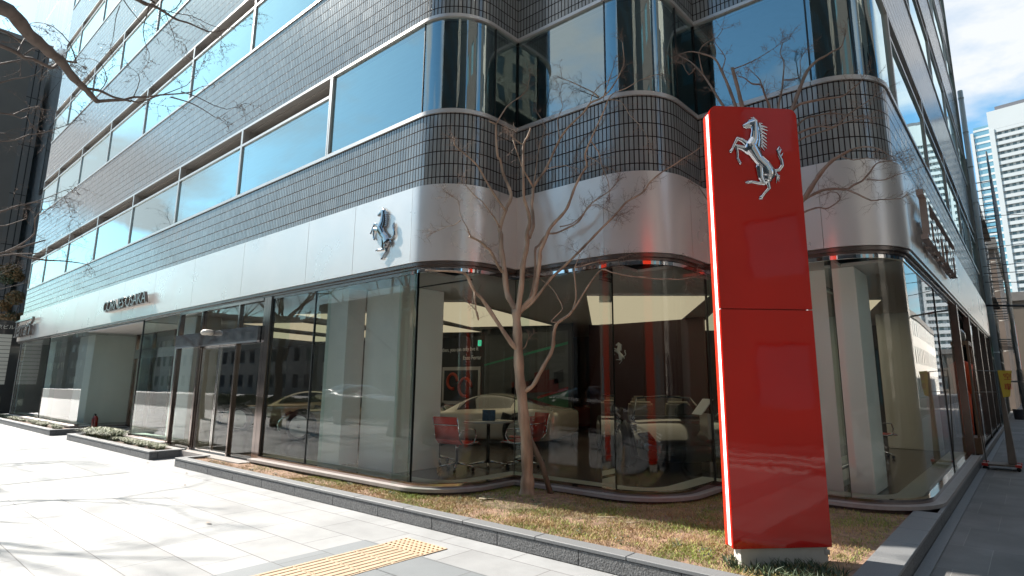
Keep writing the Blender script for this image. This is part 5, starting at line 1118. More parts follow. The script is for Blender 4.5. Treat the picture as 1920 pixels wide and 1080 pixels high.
def sports_car(label, paint, loc, rz, open_top=False, seatmat=None):
    t = thing('sports_car', label, 'car', loc, rz); mb = car_body(open_top=open_top); b_ = mb.build('body', [paint, M['carglass']], t)
    m_ = b_.modifiers.new('s', 'SUBSURF'); m_.levels = 1; m_.render_levels = 2
    for sx in (1.25, -1.28):
        for sy in (-1, 1):
            w = MB(); y0 = sy*.80; w.lathe([(.10, 0), (.32, 0), (.335, .02), (.335, .20), (.32, .22), (.24, .225), (.235, .20)], (sx, y0-.0 if sy > 0 else y0-.22, .335), 28, 0, 'Y')
            o = w.build('wheel', M['rubber'], t)
            rm = MB(); yy = sy*1.005
            for k in range(5):
                a = 2*PI*k/5
                for da in (-.13, .13): rm.tube([(sx+.03*math.cos(a), yy, .335+.03*math.sin(a)), (sx+.235*math.cos(a+da), yy+sy*.012, .335+.235*math.sin(a+da))], .014, 6)
            rm.lathe([(.235, -.02), (.25, -.01), (.25, .01), (.235, .02)], (sx, yy, .335), 28, 0, 'Y'); rm.lathe([(0, -.02), (.045, -.02), (.045, .025), (0, .03)], (sx, yy, .335), 12, 0, 'Y'); rm.build('rim', M['steel'], o)
            ar = MB(); ar.lathe([(0, -.01), (.385, -.008), (.385, .008), (0, .01)], (sx, sy*.922, .345), 28, 0, 'Y'); ar.build('arch_shade', M['black'], t)  # flat black disc stands for the shade inside the wheel arch
    for sy in (-1, 1):
        h = MB(); pts = [(2.0, sy*.60, .47), (1.80, sy*.83, .545), (1.52, sy*.885, .655), (1.60, sy*.80, .672), (1.85, sy*.66, .57)]
        n0 = len(h.v); h.v += [(x+.012, y*1.012, z+.014) for x, y, z in pts]; h.face(range(n0, n0+5)); h.v += [(x-.03, y*.97, z-.03) for x, y, z in pts]; 
        for i in range(5): j = (i+1) % 5; h.face((n0+i, n0+j, n0+5+j, n0+5+i))
        hl = h.build('headlight', M['lampdark'], t)
        v = MB(); v.obox((2.045, sy*.55, .26), (.02, sy*.01, 0), (0, .20, 0), (0, 0, .065)); bevel(v.build('air_intake', M['black'], t), .02)
        s_ = MB(); s_.obox((-.98, sy*.928, .60), (.11, 0, .03), (0, .012, 0), (-.03, 0, .10)); bevel(s_.build('side_intake', M['black'], t), .01)
        mr = MB(); mr.lathe([(0, -.10), (.05, -.085), (.062, 0), (.05, .085), (0, .10)], (.52, sy*1.02, .86), 12, 0, 'Y'); mr.tube([(.50, sy*.86, .74), (.51, sy*.98, .84)], .018, 6); mr.build('mirror', M['black'] if not open_top else M['steel'], t)
    if open_top:
        wsf = MB(); A = [(.62, -.66, .72), (.18, -.50, 1.06), (.18, .50, 1.06), (.62, .66, .72)]
        wsf.tube([A[0], A[1]], .018, 6); wsf.tube([A[1], (.12, 0, 1.09), A[2]], .018, 6); wsf.tube([A[2], A[3]], .018, 6); wsf.build('windscreen_frame', paint, t)
        wq = MB(); wq.quad(*A); wq.build('windscreen', M['carscreen'], t)
        for sy in (-.36, .36):
            s_ = MB(); s_.obox((-.22, sy, .72), (.07, 0, -.02), (0, .23, 0), (.10, 0, .26)); s_.obox((-.30, sy, 1.0), (.05, 0, 0), (0, .13, 0), (0, 0, .09)); s_.obox((.10, sy, .62), (.24, 0, 0), (0, .22, 0), (0, 0, .05)); bevel(s_.build('seat', seatmat, t), .04, 2)
        cs = MB(); cs.obox((.42, 0, .70), (.14, 0, 0), (0, .68, 0), (0, 0, .05)); cs.lathe([(.15, -.012), (.17, 0), (.15, .012), (.14, 0)], (.25, .36, .80), 20, 0, 'X'); cs.build('dashboard', M['black'], t)
    return t
FZ = .161
sports_car('cream sports coupe with dark windows, parked facing left behind the red chairs', M['cream'], (-9.75, 9.75, FZ), math.radians(200))
sports_car('black open sports car with tan seats, its nose turned to the corner glass', M['carblack'], (-5.45, 10.2, FZ), math.radians(-48), True, M['tan'])
sports_car('dark red sports car along the back wall, to the right of the tree', M['cardred'], (-9.0, 14.2, FZ), math.radians(178))
sports_car('dark bronze sports car furthest left in the showroom, behind the sliding doors', M['carbronze'], (-16.2, 8.9, FZ), math.radians(212))
sports_car('dark bronze sports car just left of the white column', M['carbronze2'], (-12.4, 8.6, FZ), math.radians(210))
# round table and office chairs
def round_table(label, x, y):
    t = thing('round_table', label, 'table', (x, y, FZ))
    a = MB(); a.lathe([(0, .690), (.42, .690), (.425, .70), (.42, .71), (0, .71)], (0, 0, 0), 36); a.build('tabletop', M['tabletop'], t)
    b = MB(); b.lathe([(.03, .03), (.03, .69)], (0, 0, 0), 16); b.build('column', M['black'], t)
    for k in range(4):
        c = MB(); an = PI/4+k*PI/2; c.tube([(0, 0, .07), (.32*math.cos(an), .32*math.sin(an), .02)], [.022, .012], 8); c.build('foot', M['chrome'], t)
    return t
def office_chair(label, x, y, rz, group=None):
    t = thing('office_chair', label, 'chair', (x, y, FZ), rz, group); wd_ = .24
    # sling seat and back profile (x forward)
    prof = [(.24, .42), (.20, .44), (.0, .415), (-.16, .43), (-.22, .50), (-.25, .65), (-.29, .82)]
    s_ = MB(); bk = MB()
    def sling(mb, pr):
        k = len(mb.v)
        for x_, z_ in pr:
            for y_, dz in ((-wd_, 0), (wd_, 0)): mb.v.append((x_, y_, z_))
        for x_, z_ in pr:
            for y_, dz in ((-wd_, 0), (wd_, 0)): mb.v.append((x_-.012, y_, z_-.018))
        n = len(pr)
        for i in range(n-1):
            a = k+2*i; mb.face((a, a+1, a+3, a+2), 0, True); b = k+2*n+2*i; mb.face((b+1, b, b+2, b+3), 0, True); mb.face((a, a+2, b+2, b), 0); mb.face((a+3, a+1, b+1, b+3), 0)
        mb.face((k, k+2*n, k+2*n+1, k+1)); a = k+2*n-2; b = k+4*n-2; mb.face((a+1, b+1, b, a))
    sling(s_, prof[:5]); sling(bk, prof[4:]); s_.build('seat', M['redfabric'], t); bk.build('backrest', M['redfabric'], t)
    fr = MB()
    for sy in (-1, 1): fr.tube([(x_, sy*(wd_+.01), z_-.01) for x_, z_ in prof], .011, 6)
    fr.tube([(-.285, -.25, .70), (-.285, .25, .70)], .008, 6); fr.build('frame', M['chrome'], t)
    for sy in (-1, 1):
        ar = MB(); y_ = sy*.27; ar.tube([(-.02, sy*.25, .41), (.08, y_, .43), (.13, y_, .52), (.10, y_, .62), (-.05, y_, .635), (-.20, y_, .62), (-.245, sy*.255, .56), (-.21, sy*.25, .48)], .010, 6); ar.build('armrest', M['chrome'], t)
    co = MB(); co.lathe([(.022, .10), (.022, .30)], (0, 0, 0), 12, 0); co.lathe([(.028, .3), (.028, .40)], (0, 0, 0), 12, 1); co.build('gas_column', [M['black'], M['chrome']], t)
    for k in range(5):
        a = 2*PI*k/5; l = MB(); l.tube([(0, 0, .12), (.27*math.cos(a), .27*math.sin(a), .075)], [.02, .011], 8); l.build('base_leg', M['chrome'], t)
        c = MB(); c.lathe([(0, -.012), (.03, -.012), (.03, .012), (0, .012)], (.27*math.cos(a), .27*math.sin(a), .03), 12, 0, 'Y'); c.build('castor', M['black'], t)
    return t
round_table('round pale table with a small blue card holder in front of the cream car', -7.0, 7.15)
cdh = MB(); cdh.obox((-7.12, 7.28, FZ+.71+.085), (.095, .05, 0), (-.01, .02, 0), (0, 0, .085)); tag(cdh.build('card_holder', M['bluecard']), 'small blue card holder standing on the round table', 'card holder')
office_chair('red office chair with its back to the glass, left of the round table', -6.95, 6.42, math.radians(95))
office_chair('red office chair at the far left side of the round table, behind the glass joint', -7.75, 6.75, math.radians(35))
office_chair('red office chair at the right side of the round table, next to the tree trunk', -6.35, 7.25, math.radians(188))
office_chair('red office chair behind the round table, in front of the cream car', -6.75, 7.85, math.radians(250))
office_chair('red office chair alone by the side street windows', -2.35, 12.6, math.radians(60))
office_chair('red office chair partly hidden behind the right column', -3.0, 13.4, math.radians(130))
# info stand
iS = thing('information_stand', 'brushed steel information stand with a sloping white panel, left of the red pylon', 'stand', (-4.02, 9.0, FZ), math.radians(-40))
a_ = MB(); a_.box(-.14, -.05, 0, .14, .05, .86); a_.build('stand_body', M['steel'], iS)
a_ = MB(); a_.obox((0, -.06, .97), (.17, 0, 0), (0, .010, .0), (0, .10, .12)); a_.build('stand_panel', M['white'], iS)
# pictures and writing on the back walls
def wall_picture(label, x0, x1, z0, z1, y, mats, fm='frame', dark=None):
    t = thing('wall_picture', label, 'picture')
    f = MB(); e = .05
    f.box(x0, y-.03, z0, x0+e, y, z1); f.box(x1-e, y-.03, z0, x1, y, z1); f.box(x0+e, y-.03, z0, x1-e, y, z0+e); f.box(x0+e, y-.03, z1-e, x1-e, y, z1); f.build('frame', M[fm], t)
    p = MB(); p.quad((x0+e, y-.01, z0+e), (x1-e, y-.01, z0+e), (x1-e, y-.01, z1-e), (x0+e, y-.01, z1-e)); p.build('print', mats, t); return t
wall_picture('framed dark landscape print on the taupe wall, above the bronze car left of the column', -17.8, -15.7, 1.35, 2.25, 12.59, M['printdark'])
wall_picture('framed dark teal print on the taupe wall, seen through the sliding doors', -21.5, -19.4, 1.35, 2.25, 12.59, M['printteal'])
gq = thing('wall_quote', 'dark wall panel with two lines of white script lettering right of the white column', 'wall panel')
a_ = MB(); a_.box(-14.1, 12.2, .5, -11.95, 12.3, 2.85); a_.build('panel', M['walldark'], gq)
text_mesh('lettering', 'then, you can only live it', .17, .004, M['whitepaint'], gq, .95, frame_from((-14.0, 12.19, 2.42), (1, 0, 0), (0, 0, 1)))
text_mesh('lettering', 'Enzo Ferrari', .17, .004, M['whitepaint'], gq, .95, frame_from((-13.05, 12.19, 2.16), (1, 0, 0), (0, 0, 1)))
lp = thing('wall_picture', 'framed dark print with two red and teal rings under the white script', 'picture')
a_ = MB(); a_.box(-13.9, 12.14, .85, -12.25, 12.17, 1.95); a_.box(-13.8, 12.13, .95, -12.35, 12.139, 1.85, 1); a_.build('frame', [M['frame'], M['walldark']], lp)
a_ = MB()
for c_, r_, mi in (((-13.4, 1.52), .22, 0), ((-12.85, 1.35), .26, 0)):
    a_.tube([(c_[0]+r_*math.cos(q*PI/10), 12.12, c_[1]+r_*math.sin(q*PI/10)) for q in range(17)], .05, 6)
a_.build('ring_motif', M['ringred'], lp)
es = thing('exit_sign', 'small green illuminated exit sign high on the dark back wall', 'exit sign', (-12.2, 12.1, 2.62)); a_ = MB(); a_.box(-.11, -.03, -.09, .11, .02, .09); a_.build('housing', M['white'], es)
a_ = MB(); a_.quad((-.10, -.032, -.08), (.10, -.032, -.08), (.10, -.032, .08), (-.10, -.032, .08)); a_.build('lit_face', M['exitgreen'], es)
a_ = MB(); a_.tube([(-.02, -.036, .05), (-.01, -.036, 0), (.03, -.036, -.05)], .008, 5); a_.tube([(-.01, -.036, 0), (-.04, -.036, -.05)], .008, 5); a_.tube([(-.05, -.036, .02), (.03, -.036, .03)], .007, 5); a_.lathe([(0, -.01), (.014, 0), (0, .01)], (-.025, -.036, .066), 8); a_.box(.05, -.037, -.06, .085, -.034, .06); a_.build('running_figure', M['white'], es)
mu = thing('track_mural', 'large dark wall print of a red racing car on a grey track with green verge', 'mural')
a_ = MB(); y = 11.9; a_.quad((-11.85, y, .9), (-8.9, y, .9), (-8.9, y, 2.8), (-11.85, y, 2.8), 0); a_.build('print', M['track'], mu)
a_ = MB(); a_.quad((-11.85, y-.004, 1.95), (-8.9, y-.004, 2.45), (-8.9, y-.004, 2.52), (-11.85, y-.004, 2.0), 0); a_.quad((-10.6, y-.004, .9), (-8.9, y-.004, .9), (-8.9, y-.004, 1.35), (-10.6, y-.004, .95), 1); a_.quad((-9.9, y-.006, 1.08), (-8.9, y-.006, 1.32), (-8.9, y-.006, 1.4), (-9.9, y-.006, 1.14), 2); a_.build('verge', [M['vergepale'], M['vergegreen'], M['cardred']], mu)
a_ = MB()
for (x0, z0, x1, z1, mi) in ((-11.0, 1.05, -10.7, 1.3, 1), (-10.2, 1.3, -9.9, 1.55, 1), (-9.35, 1.45, -9.05, 1.75, 1), (-10.8, 1.2, -9.2, 1.5, 0), (-10.0, 1.5, -9.5, 1.75, 0)): a_.quad((x0, y-.008, z0), (x1, y-.008, z0+.08), (x1, y-.008, z1+.08), (x0, y-.008, z1), mi)
a_.build('racing_car_image', [M['mutered'], M['black']], mu)
a_ = MB(); a_.box(-12.0, 11.91, .161, -8.8, 12.0, 2.98); a_.build('mural_wall', M['walldark'], mu)
dh = thing('wall_logo', 'small chrome horse relief on the dark red interior wall behind the tree', 'emblem')
a_ = MB(); a_.box(-8.75, 12.61, .161, -5.6, 12.7, 2.98); a_.build('red_wall', M['walldark2'], dh)
horse('horse_relief', M['steel'], dh, lambda a, b, h: (-8.05+a*.42, 12.60-h, 1.95+b*.55), .03, 80)
dk = thing('display_counter', 'dark sales counter with a glowing shelf and a red helmet at the back right', 'counter', (-5.1, 15.0, FZ))
a_ = MB(); a_.box(-.7, -.25, 0, .7, .25, 1.05); a_.box(-.75, .3, 0, .75, .36, 2.5); bevel(a_.build('cabinet', M['walldark'], dk), .01)
a_ = MB(); a_.box(-.5, .26, 1.55, .1, .295, 1.58); a_.box(-.2, .26, 2.1, .45, .295, 2.12); a_.build('shelf_light', M['lightstrip2'], dk)
hm = MB(); hm.lathe([(0, .0), (.10, .0), (.125, .06), (.12, .15), (.08, .22), (0, .245)], (-4.9, 14.95, FZ+1.05), 18); tag(hm.build('helmet', M['cardred']), 'dark red helmet on the sales counter', 'helmet')
# tall cabinet with helmet and orange racing suit near the side windows
wc = thing('display_cabinet', 'wooden framed display cabinet in the side street window holding an orange suit', 'cabinet', (-1.12, 14.9, .16))
a_ = MB()
for sx in (-.19, .19):
    for sy in (-.36, .36): a_.box(sx-.02, sy-.02, 0, sx+.02, sy+.02, 2.1)
a_.box(-.22, -.40, 2.1, .22, .40, 2.18); a_.box(-.22, -.40, .0, .22, .40, .30); a_.build('cabinet_frame', M['wood'], wc)
su = thing('racing_suit', 'bright orange overalls hanging upright inside the display cabinet', 'overalls', (-1.10, 14.9, .5))
a_ = MB()
for sy in (-.11, .11): a_.tube([(0, sy, .0), (0, sy*1.0, .4), (0, sy*.8, .85)], [.085, .09, .11], 12)
a_.tube([(0, 0, .8), (0, 0, 1.1), (0, 0, 1.38), (0, 0, 1.46)], [.17, .17, .20, .08], 16)
for sy in (-1, 1): a_.tube([(0, sy*.17, 1.38), (0, sy*.27, 1.1), (0, sy*.28, .8)], [.08, .065, .05], 10)
a_.build('overalls_body', M['orange'], su)
hm = MB(); hm.lathe([(0, .0), (.11, .0), (.145, .07), (.14, .18), (.09, .26), (0, .285)], (-1.10, 14.9, 2.342), 20); tag(hm.build('helmet', M['helmgrey']), 'grey helmet on top of the display cabinet', 'helmet')
gf = MB(); gf.box(-.86, 24.9, 2.93, -.80, 25.2, 3.05); 
# fire extinguisher by the left column
fe = thing('fire_extinguisher', 'small red fire extinguisher at the foot of the far left column', 'fire extinguisher', (-21.6, 5.35, .10)); a_ = MB(); a_.lathe([(0, 0), (.075, 0), (.08, .02), (.08, .30), (.05, .37), (.025, .39)], (0, 0, 0), 14); a_.build('cylinder', M['cardred'], fe)
a_ = MB(); a_.lathe([(.022, .39), (.022, .43), (.0, .44)], (0, 0, 0), 10); a_.tube([(0, 0, .43), (.06, -.04, .44)], .012, 6); a_.build('valve', M['black'], fe)
a_ = MB(); a_.tube([(0, -.03, .42), (.06, -.07, .38), (.085, -.06, .2), (.085, -.05, .1)], .009, 6); a_.build('hose', M['black'], fe)

# ================================================================ NEIGHBOURS AND BACKGROUND
def boxb(name, q, m, parent=None):
    mb = MB(); mb.box(*q); return mb.build(name, m, parent)
def block(label, x0, y0, x1, y1, h, m, roofm='concrete', name='office_building', base=None):
    t = thing(name, label, 'building'); boxb('wall', (x0, y0, 0, x1, y1, h), M[m], t); boxb('roof', (x0-.15, y0-.15, h+.003, x1+.15, y1+.15, h+.7), M[roofm], t)
    if base: boxb('shop_front', (x0-.05, y0-.05 if y0 > 0 else y1, .0, x1+.05, (y0 if y0 > 0 else y1+.05), 3.4), M[base], t)
    cx = (x0+x1)/2; cy = (y0+y1)/2; boxb('roof_house', (cx-2, cy-2, h+.703, cx+2, cy+2, h+3.2), M[roofm], t)
    return t
# across the main road (mirrored in the shop front)
block('tall dark brown office block across the main road, facing the red sign', -3, -42, 20, -25, 34, 'fac_dark')
block('mid-rise tan office block across the main road', -27, -42, -3.2, -26, 19, 'fac_tan')
block('low beige block across the main road, furthest left', -62, -42, -27.2, -25.5, 9.5, 'fac_beige')
block('pale grey block further left across the main road', -112, -42, -62.5, -25, 8, 'fac_beige')
block('dark office block far left across the main road', -165, -45, -112.5, -24.5, 13, 'fac_dark')
block('tan block at the far left horizon across the main road', -330, -45, -166, -24, 16, 'fac_tan')
block('dark block beyond the west end of the main road', -420, 10, -180, 40, 22, 'fac_dark')
block('tan block across both roads', 27, -44, 52, -26, 48, 'fac_tan')  # unseen; height raised to streak the curved corner glass
# across the side street (mirrored in its windows)
block('tall dark unseen corner block across the side street, shaped to streak the reflections', 9.4, -2, 24, 4.5, 42, 'fac_dark')  # three unseen towers, shaped and spaced to streak the corner glass reflections
block('narrow pale unseen tower across the side street, added beyond a gap to streak the reflections', 9.6, 9.5, 24, 13, 45, 'fac_beige')
block('slim dark unseen tower next to the pale one, added to streak the reflections', 9.4, 13.8, 24, 20, 38, 'fac_dark')
block('white rendered building with rows of small windows across the side street', 9.2, 35, 22, 105, 8.5, 'fac_white')
block('beige building across the side street, between the dark and the white one', 9.5, 20.3, 24, 34.7, 10, 'fac_beige')
block('long far block at the end of the main road', 70, -15, 85, 30, 18, 'fac_beige')
# neighbours west of the showroom
rb = thing('ribbed_building', 'tall pale glossy metal-ribbed building just past the far end of the showroom', 'building')
boxb('ribbed_wall', (-62, 7.2, 0, -32.4, 24, 42), M['ribbed'], rb)
for (x0, x1, z0, z1) in ((-47.5, -40.0, 3.0, 12.5), (-39.6, -33.0, 3.0, 12.5)):
    w = boxb('curtain_window', (x0, 7.12, z0, x1, 7.199, z1), M['dark'], rb); boxb('pane', (x0+.15, 7.08, z0+.15, x1-.15, 7.118, z1-.15), M['winmirror'], w)
w = boxb('curtain_window', (-47.5, 7.12, 13.2, -33.0, 7.199, 17.8), M['dark'], rb); boxb('pane', (-47.3, 7.08, 13.35, -33.2, 7.118, 17.6), M['winmirror'], w)
db = thing('dark_building', 'dark brown building with ribbed side wall at the far left edge', 'building')
boxb('wall', (-75, 3.4, 0, -50, 6.05, 24.2), M['concretedk'], db); boxb('ribbed_wall', (-75, 6.05, 0, -50.01, 6.9, 24.0), M['ribdark'], db); boxb('parapet', (-75.1, 3.3, 24.21, -49.9, 6.95, 24.5), M['concrete'], db)
# directory sign at the far left
ds = thing('directory_sign', 'tall black directory sign with a pale panel of name plates at the far left edge', 'sign')
boxb('board', (-34.1, 3.7, .12, -33.85, 5.3, 4.08), M['signblack'], ds); 
for k in range(13):
    z = 1.35+k*.165; boxb('name_plate', (-33.85, 3.95, z, -33.842, 4.98, z+.145), M['signplate'], ds)
text_mesh('heading', '\u6771\u4eac\u30d3\u30eb', .20, .003, M['signplate'], ds, 1.0, frame_from((-33.845, 4.22, 3.72), (0, 1, 0), (0, 0, 1)))
fe_ = thing('metal_fence', 'dark vertical bar fence between the showroom end and the directory sign', 'fence')
for k in range(12): boxb('bar', (-33.52, 5.34+k*.14, .1, -33.46, 5.38+k*.14, 2.25), M['bronze'], fe_)
boxb('rail', (-33.53, 5.3, 2.251, -33.45, 6.95, 2.31), M['bronze'], fe_)
# leafy evergreen at the far left
def leafy_tree(name, label, x, y, h, cr, n, mats, seed, zc=None):
    rnd = random.Random(seed); t = thing(name, label, 'tree'); z0 = zc or h*.62; mb = MB(); mb.tube([(x, y, 0), (x+.05, y, h*.3), (x-.05, y+.05, h*.6)], [.16, .12, .07], 10)
    for k in range(7): a = k*1.1; mb.tube([(x, y, h*.35+k*.15), (x+math.cos(a)*cr*.6, y+math.sin(a)*cr*.6, h*.55+k*.2)], [.05, .015], 6)
    mb.build('trunk', M['barkdark'], t); cl = []
    for _ in range(26):
        a = rnd.uniform(0, 6.28); r = cr*math.sqrt(rnd.random())*.8; z = z0+rnd.uniform(-1, 1)*(h-z0)*.8; cl.append((x+r*math.cos(a), y+r*math.sin(a), z, rnd.uniform(.3, .6)*cr*.6, rnd.choice((0, 1, 2))))
    lb = MB()
    for _ in range(n):
        c = rnd.choice(cl); v = Vector((rnd.gauss(0, 1), rnd.gauss(0, 1), rnd.gauss(0, .8))); v = v.normalized()*c[3]*rnd.random()**.4; p = Vector(c[:3])+v
        u = Vector((rnd.gauss(0, 1), rnd.gauss(0, 1), rnd.gauss(0, 1))).normalized(); w = u.orthogonal().normalized()*.04; u = u*.075
        lb.quad(p-u, p+w, p+u, p-w, c[4] if rnd.random() < .75 else rnd.randrange(3))
    lb.build('crown', mats, t); return t
leafy_tree('evergreen_tree', 'brownish evergreen tree beyond the far left end of the showroom', -42.5, 6.0, 8.2, 1.35, 15000, [M['leafbrown'], M['leafbrown2'], M['leafdark']], 4, 5.2)
# kerbside planting and cars on the main road, mirrored in the shop windows
def hedge(label, x0, x1, y0, y1, h, n, seed):
    rnd = random.Random(seed); lb = MB()
    for _ in range(n):
        x = rnd.uniform(x0, x1); b = math.sin((x-x0)*2.1)*.06; y = rnd.uniform(y0, y1); z = .05+h*rnd.random()**.5+b; u = Vector((rnd.gauss(0, 1), rnd.gauss(0, 1), rnd.gauss(0, 1))).normalized(); w = u.orthogonal().normalized()*.022; u = u*.045; p = Vector((x, y, z)); lb.quad(p-u, p+w, p+u, p-w, rnd.randrange(2))
    return tag(lb.build('hedge', [M['hedge'], M['leafgreen']]), label, 'hedge', kind='stuff')
hedge('clipped hedge along the kerb of the main road', -12.5, -5, -3.1, -2.65, .75, 9000, 1); hedge('clipped hedge along the kerb opposite the entrances', -32, -15, -3.1, -2.65, .8, 16000, 2)
for x, l in ((-23, 'terracotta plant pot on the kerbside paving opposite the far window'), (-19.5, 'terracotta plant pot on the kerbside paving opposite the recessed door')):
    q = MB(); q.lathe([(0, 0), (.18, 0), (.25, .42), (.27, .42), (.27, .47), (.22, .47), (.2, .40), (0, .40)], (x, -2.2, .0), 18); tag(q.build('plant_pot', M['terracotta']), l, 'plant pot')
for lab, loc, p_ in (('white car passing on the near lane of the main road', (-23, -5.6, -.02), 'carwhite'), ('grey car waiting on the main road behind the camera', (-12, -5.4, -.02), 'cabinet'), ('white car on the far lane of the main road', (-34, -12, -.02), 'carwhite')):
    c_ = sports_car(lab, M[p_], loc, 0); c_.scale = (1.03, .98, 1.28); c_.name = 'passing_car'
# ---- side street beyond the showroom
dp = MB(); dp.tube([(-.86, 25.78, .02), (-.86, 25.78, 12.3)], .085, 14)
for k in range(9): dp.lathe([(.095, -.03), (.095, .03)], (-.86, 25.78, 1.2+k*1.35), 14)
tag(dp.build('drain_pipe', M['pipe']), 'long pale vertical drain pipe at the far corner of the showroom', 'pipe')
bb = block('narrow dark brown building behind scaffolding, right after the showroom', -9, 26.6, -1.35, 40, 11.0, 'brownwall', name='scaffolded_building')
for k in range(3):
    for j in range(3):
        w = boxb('window', (-1.349, 28+j*4, 3.6+k*2.5, -1.30, 30.2+j*4, 5.2+k*2.5), M['dark'], bb); boxb('pane', (-1.30, 28.1+j*4, 3.7+k*2.5, -1.29, 30.1+j*4, 5.1+k*2.5), M['winmirror'], w)
boxb('canopy', (-1.33, 33, 5.2, -1.0, 37, 5.35), M['concrete'], bb)
sc = thing('scaffolding', 'dense dark pipe scaffolding standing against the brown building', 'scaffolding')
mb = MB(); bdg = MB(); rnd = random.Random(5)
for yy in [31+i*1.4 for i in range(9)]:
    for xx in (-1.15, -.42): mb.tube([(xx, yy, 0), (xx, yy, 10.6+rnd.uniform(-.2, 1.2))], .03, 5, 0, True)
mb.build('upright', M['steelpipe'], sc)
mb = MB()
for z in [1.7*k+1.6 for k in range(6)]:
    for xx in (-1.15, -.42):
        for dz in (0, .5, 1.0): mb.tube([(xx, 30.9, z+dz), (xx, 42.3, z+dz)], .022, 5)
    for yy in [31+i*1.4 for i in range(9)]: mb.tube([(-1.15, yy, z), (-.42, yy, z)], .022, 5); mb.tube([(-.42, yy, z), (-.42, yy+1.4, z+1.7)], .018, 5)
mb.build('ledger', M['steelpipe'], sc)
for z in (1.6, 5.0, 8.4): boxb('plank', (-1.1, 31, z+.03, -.8, 36, z+.07), M['boardgrey'], sc)
mb = MB(); mb.box(-.40, 36.0, 2.2, -.37, 40.5, 4.5, 0); mb.box(-.369, 38.6, 2.2, -.36, 39.6, 4.5, 1); mb.box(-.369, 36.0, 3.3, -.36, 38.59, 3.38, 2); mb.build('dust_sheet', [M['towerwhite'], M['redmark'], M['steelpipe']], sc)
block('brown building further down the side street beyond the scaffolding', -14, 44, -.9, 58, 9.5, 'brownwall', name='brick_building')
block('dull building closing the side street behind the cables', -14, 60, 1.0, 95, 8, 'fac_tan')
block('plain grey block at the far end of the side street', 1.5, 110, 9, 130, 6, 'fac_tan')
# grey gate pillar with a green lamp
gp = thing('gate_pillar', 'tall grey cabinet-like pillar with a sloping cap and dark foot beyond the showroom', 'pillar', (-1.33, 30.0, 0))
boxb('body', (-.27, -.3, .32, .24, .3, 2.45), M['cabinet'], gp); boxb('foot', (-.25, -.28, 0, .26, .28, .319), M['black'], gp); boxb('cap', (-.33, -.36, 2.56, .36, .36, 2.92), M['cabinet'], gp); boxb('recess', (-.2, -.25, 2.451, .2, .25, 2.559), M['black'], gp)
gl_ = MB(); gl_.obox((-1.30, 29.2, 2.98), (.11, 0, 0), (0, .10, 0), (0, 0, .07)); o = bevel(gl_.build('green_lamp', M['green']), .03); tag(o, 'small glowing green lamp above the grey pillar', 'lamp')
# rolling sign board
cs_ = thing('rolling_sign', 'narrow rolling sign board seen edge-on, a yellow flag on top, on the side street pavement', 'sign board', (-.47, 13.75, 0))
q = MB(); q.obox((-.13, -.05, .085), (.27, 0, 0), (0, .22, 0), (0, 0, .014)); bevel(q.build('base_plate', M['boardgrey'], cs_), .006)
for (x_, y_) in ((-.36, -.24), (.11, -.24), (-.36, .14), (.11, .14)):
    q = MB(); q.lathe([(0, -.018), (.035, -.018), (.035, .018), (0, .018)], (x_, y_, .035), 14, 0, 'Y'); q.build('castor', M['black'], cs_)
    q = MB(); q.obox((x_, y_, .088), (.045, 0, 0), (0, .045, 0), (0, 0, .02)); q.build('bumper', M['redmark'], cs_)
q = MB(); q.v += [(-.03, -.2, .1), (.09, -.2, .1), (.09, .16, .1), (-.03, .16, .1), (-.005, -.16, 1.72), (.02, -.16, 1.72), (.02, .12, 1.72), (-.005, .12, 1.72)]
for f_ in ((0,3,2,1),(4,5,6,7),(0,1,5,4),(1,2,6,5),(2,3,7,6),(3,0,4,7)): q.face(f_)
bevel(q.build('board', M['boardgrey'], cs_), .01)
q = MB(); q.tube([(-.34, -.1, .1), (-.40, -.1, 1.35), (-.40, -.1, 1.75), (.0, -.1, 1.72)], .009, 6); q.tube([(-.385, -.1, 1.35), (0, -.1, 1.35)], .007, 6); q.build('wire_frame', M['steelpipe'], cs_)
q = MB(); q.v += [(.0, -.24, 1.74), (.20, -.24, 1.73), (.13, -.24, 1.28), (.03, -.24, 1.26), (.0, -.232, 1.74), (.20, -.232, 1.73), (.13, -.232, 1.28), (.03, -.232, 1.26)]
q.face((3, 2, 1, 0)); q.face((4, 5, 6, 7)); q.face((0, 1, 5, 4)); q.face((1, 2, 6, 5)); q.face((2, 3, 7, 6)); q.face((3, 0, 4, 7)); fg = q.build('flag', M['yellow'], cs_)
text_mesh('flag_lettering', '\u7a7a', .13, .002, M['redmark'], fg, 1, frame_from((.065, -.243, 1.58), (1, 0, 0), (0, 0, 1))); text_mesh('flag_lettering', '\u8eca', .13, .002, M['redmark'], fg, 1, frame_from((.055, -.243, 1.40), (1, 0, 0), (0, 0, 1)))
bn = MB(); bn.lathe([(0, 0), (.17, 0), (.21, .42), (.22, .43), (0, .43)], (-.62, 33, 0), 14); tag(bn.build('waste_bin', M['cabinet']), 'small grey waste bin far down the side street pavement', 'bin')
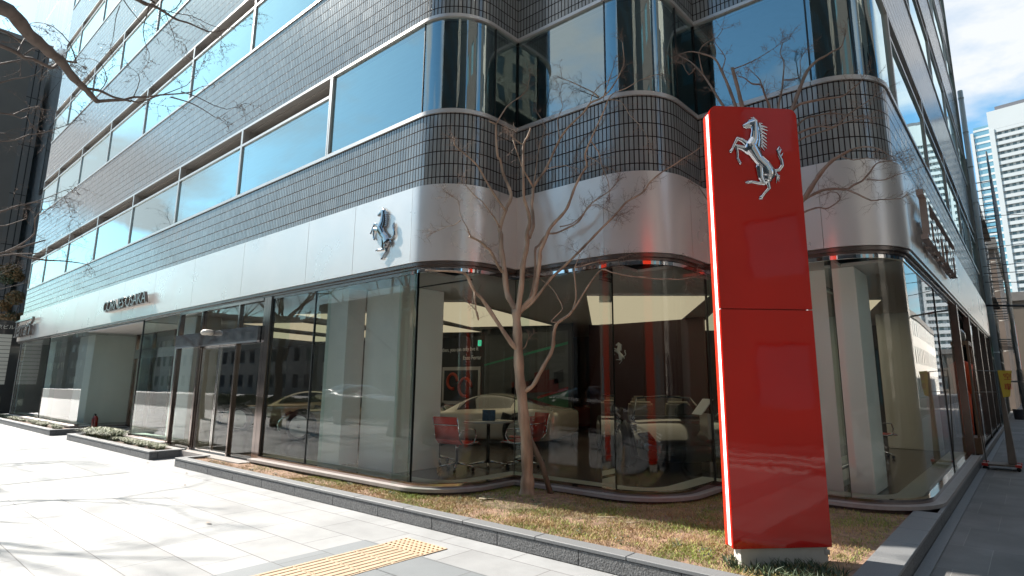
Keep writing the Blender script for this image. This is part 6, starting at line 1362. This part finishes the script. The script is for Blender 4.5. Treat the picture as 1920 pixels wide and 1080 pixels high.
# overhead cables
cabs = [((-.95, 25.3, 4.15), (11, 30, 5.4), .035), ((-.9, 25.6, 5.3), (11, 28, 7.0), .012), ((-.9, 25.6, 5.55), (12, 27, 7.6), .012), ((-.9, 25.6, 5.0), (12, 31, 6.2), .012), ((-.9, 25.7, 6.2), (12, 26, 8.6), .010), ((-.9, 25.7, 7.4), (12, 30, 8.8), .010)]
for i, (a, b, r) in enumerate(cabs):
    a = Vector(a); b = Vector(b); q = MB(); q.tube([a.lerp(b, k/10)-Vector((0, 0, .6*math.sin(PI*k/10))) for k in range(11)], r, 6)
    tag(q.build('overhead_cable', M['black']), ['thick black cable leaving the far end of the fascia', 'thin cable crossing the side street, lowest of the bundle above the thick one', 'thin cable crossing the side street, second of the bundle', 'thin cable just above the thick black cable', 'thin cable level with the second floor windows', 'highest thin cable across the side street'][i], 'cable', 'overhead cables')
# distant towers
tw = thing('tower_block', 'distant white high-rise with rows of recessed dark windows at the right edge', 'tower')
a = math.radians(-8)
def tb(name, x0, x1, y0, y1, z0, z1, m, parent=tw, org=(-2.4, 330), an=a):
    mb = MB(); mb.box(x0, y0, z0, x1, y1, z1); o = mb.build(name, m, parent)
    for v in o.data.vertices:
        x, y = v.co.x, v.co.y; v.co.x = org[0]+x*math.cos(an)-y*math.sin(an); v.co.y = org[1]+x*math.sin(an)+y*math.cos(an)
    return o
tb('core', 0.6, 44, 1.2, 30, 0, 119, M['towercore']); tb('top_wall', 0, 44.3, 0, 30.5, 117, 126, M['towerwhite']); tb('roof_rim', 3, 43, 1.5, 29, 126.01, 128.2, M['cabinet'])
for x0 in (0, 19.2, 38.6): tb('pier', x0, x0+1.9, -.25, 2.5, 0, 117, M['towerwhite'])
mbs = MB()
for k in range(37):
    z = 3.15*k+2; tb('spandrel', 1.91, 38.59, .0, 1.6, z, z+1.55, M['towerwhite'])
wg = thing('tower_block', 'slightly lower glassy wing with a white fin left of the distant white high-rise', 'tower')
tb('glass_body', -6.2, -.1, 3, 24, 0, 121, M['towerglass'], wg)
for k in range(38): tb('floor_band', -6.4, -.06, 2.8, 24.1, 3.15*k+2.2, 3.15*k+3.2, M['towerwhite'], wg)
tb('fin', -7.6, -6.45, 2.5, 20, 0, 118.5, M['towerwhite'], wg)
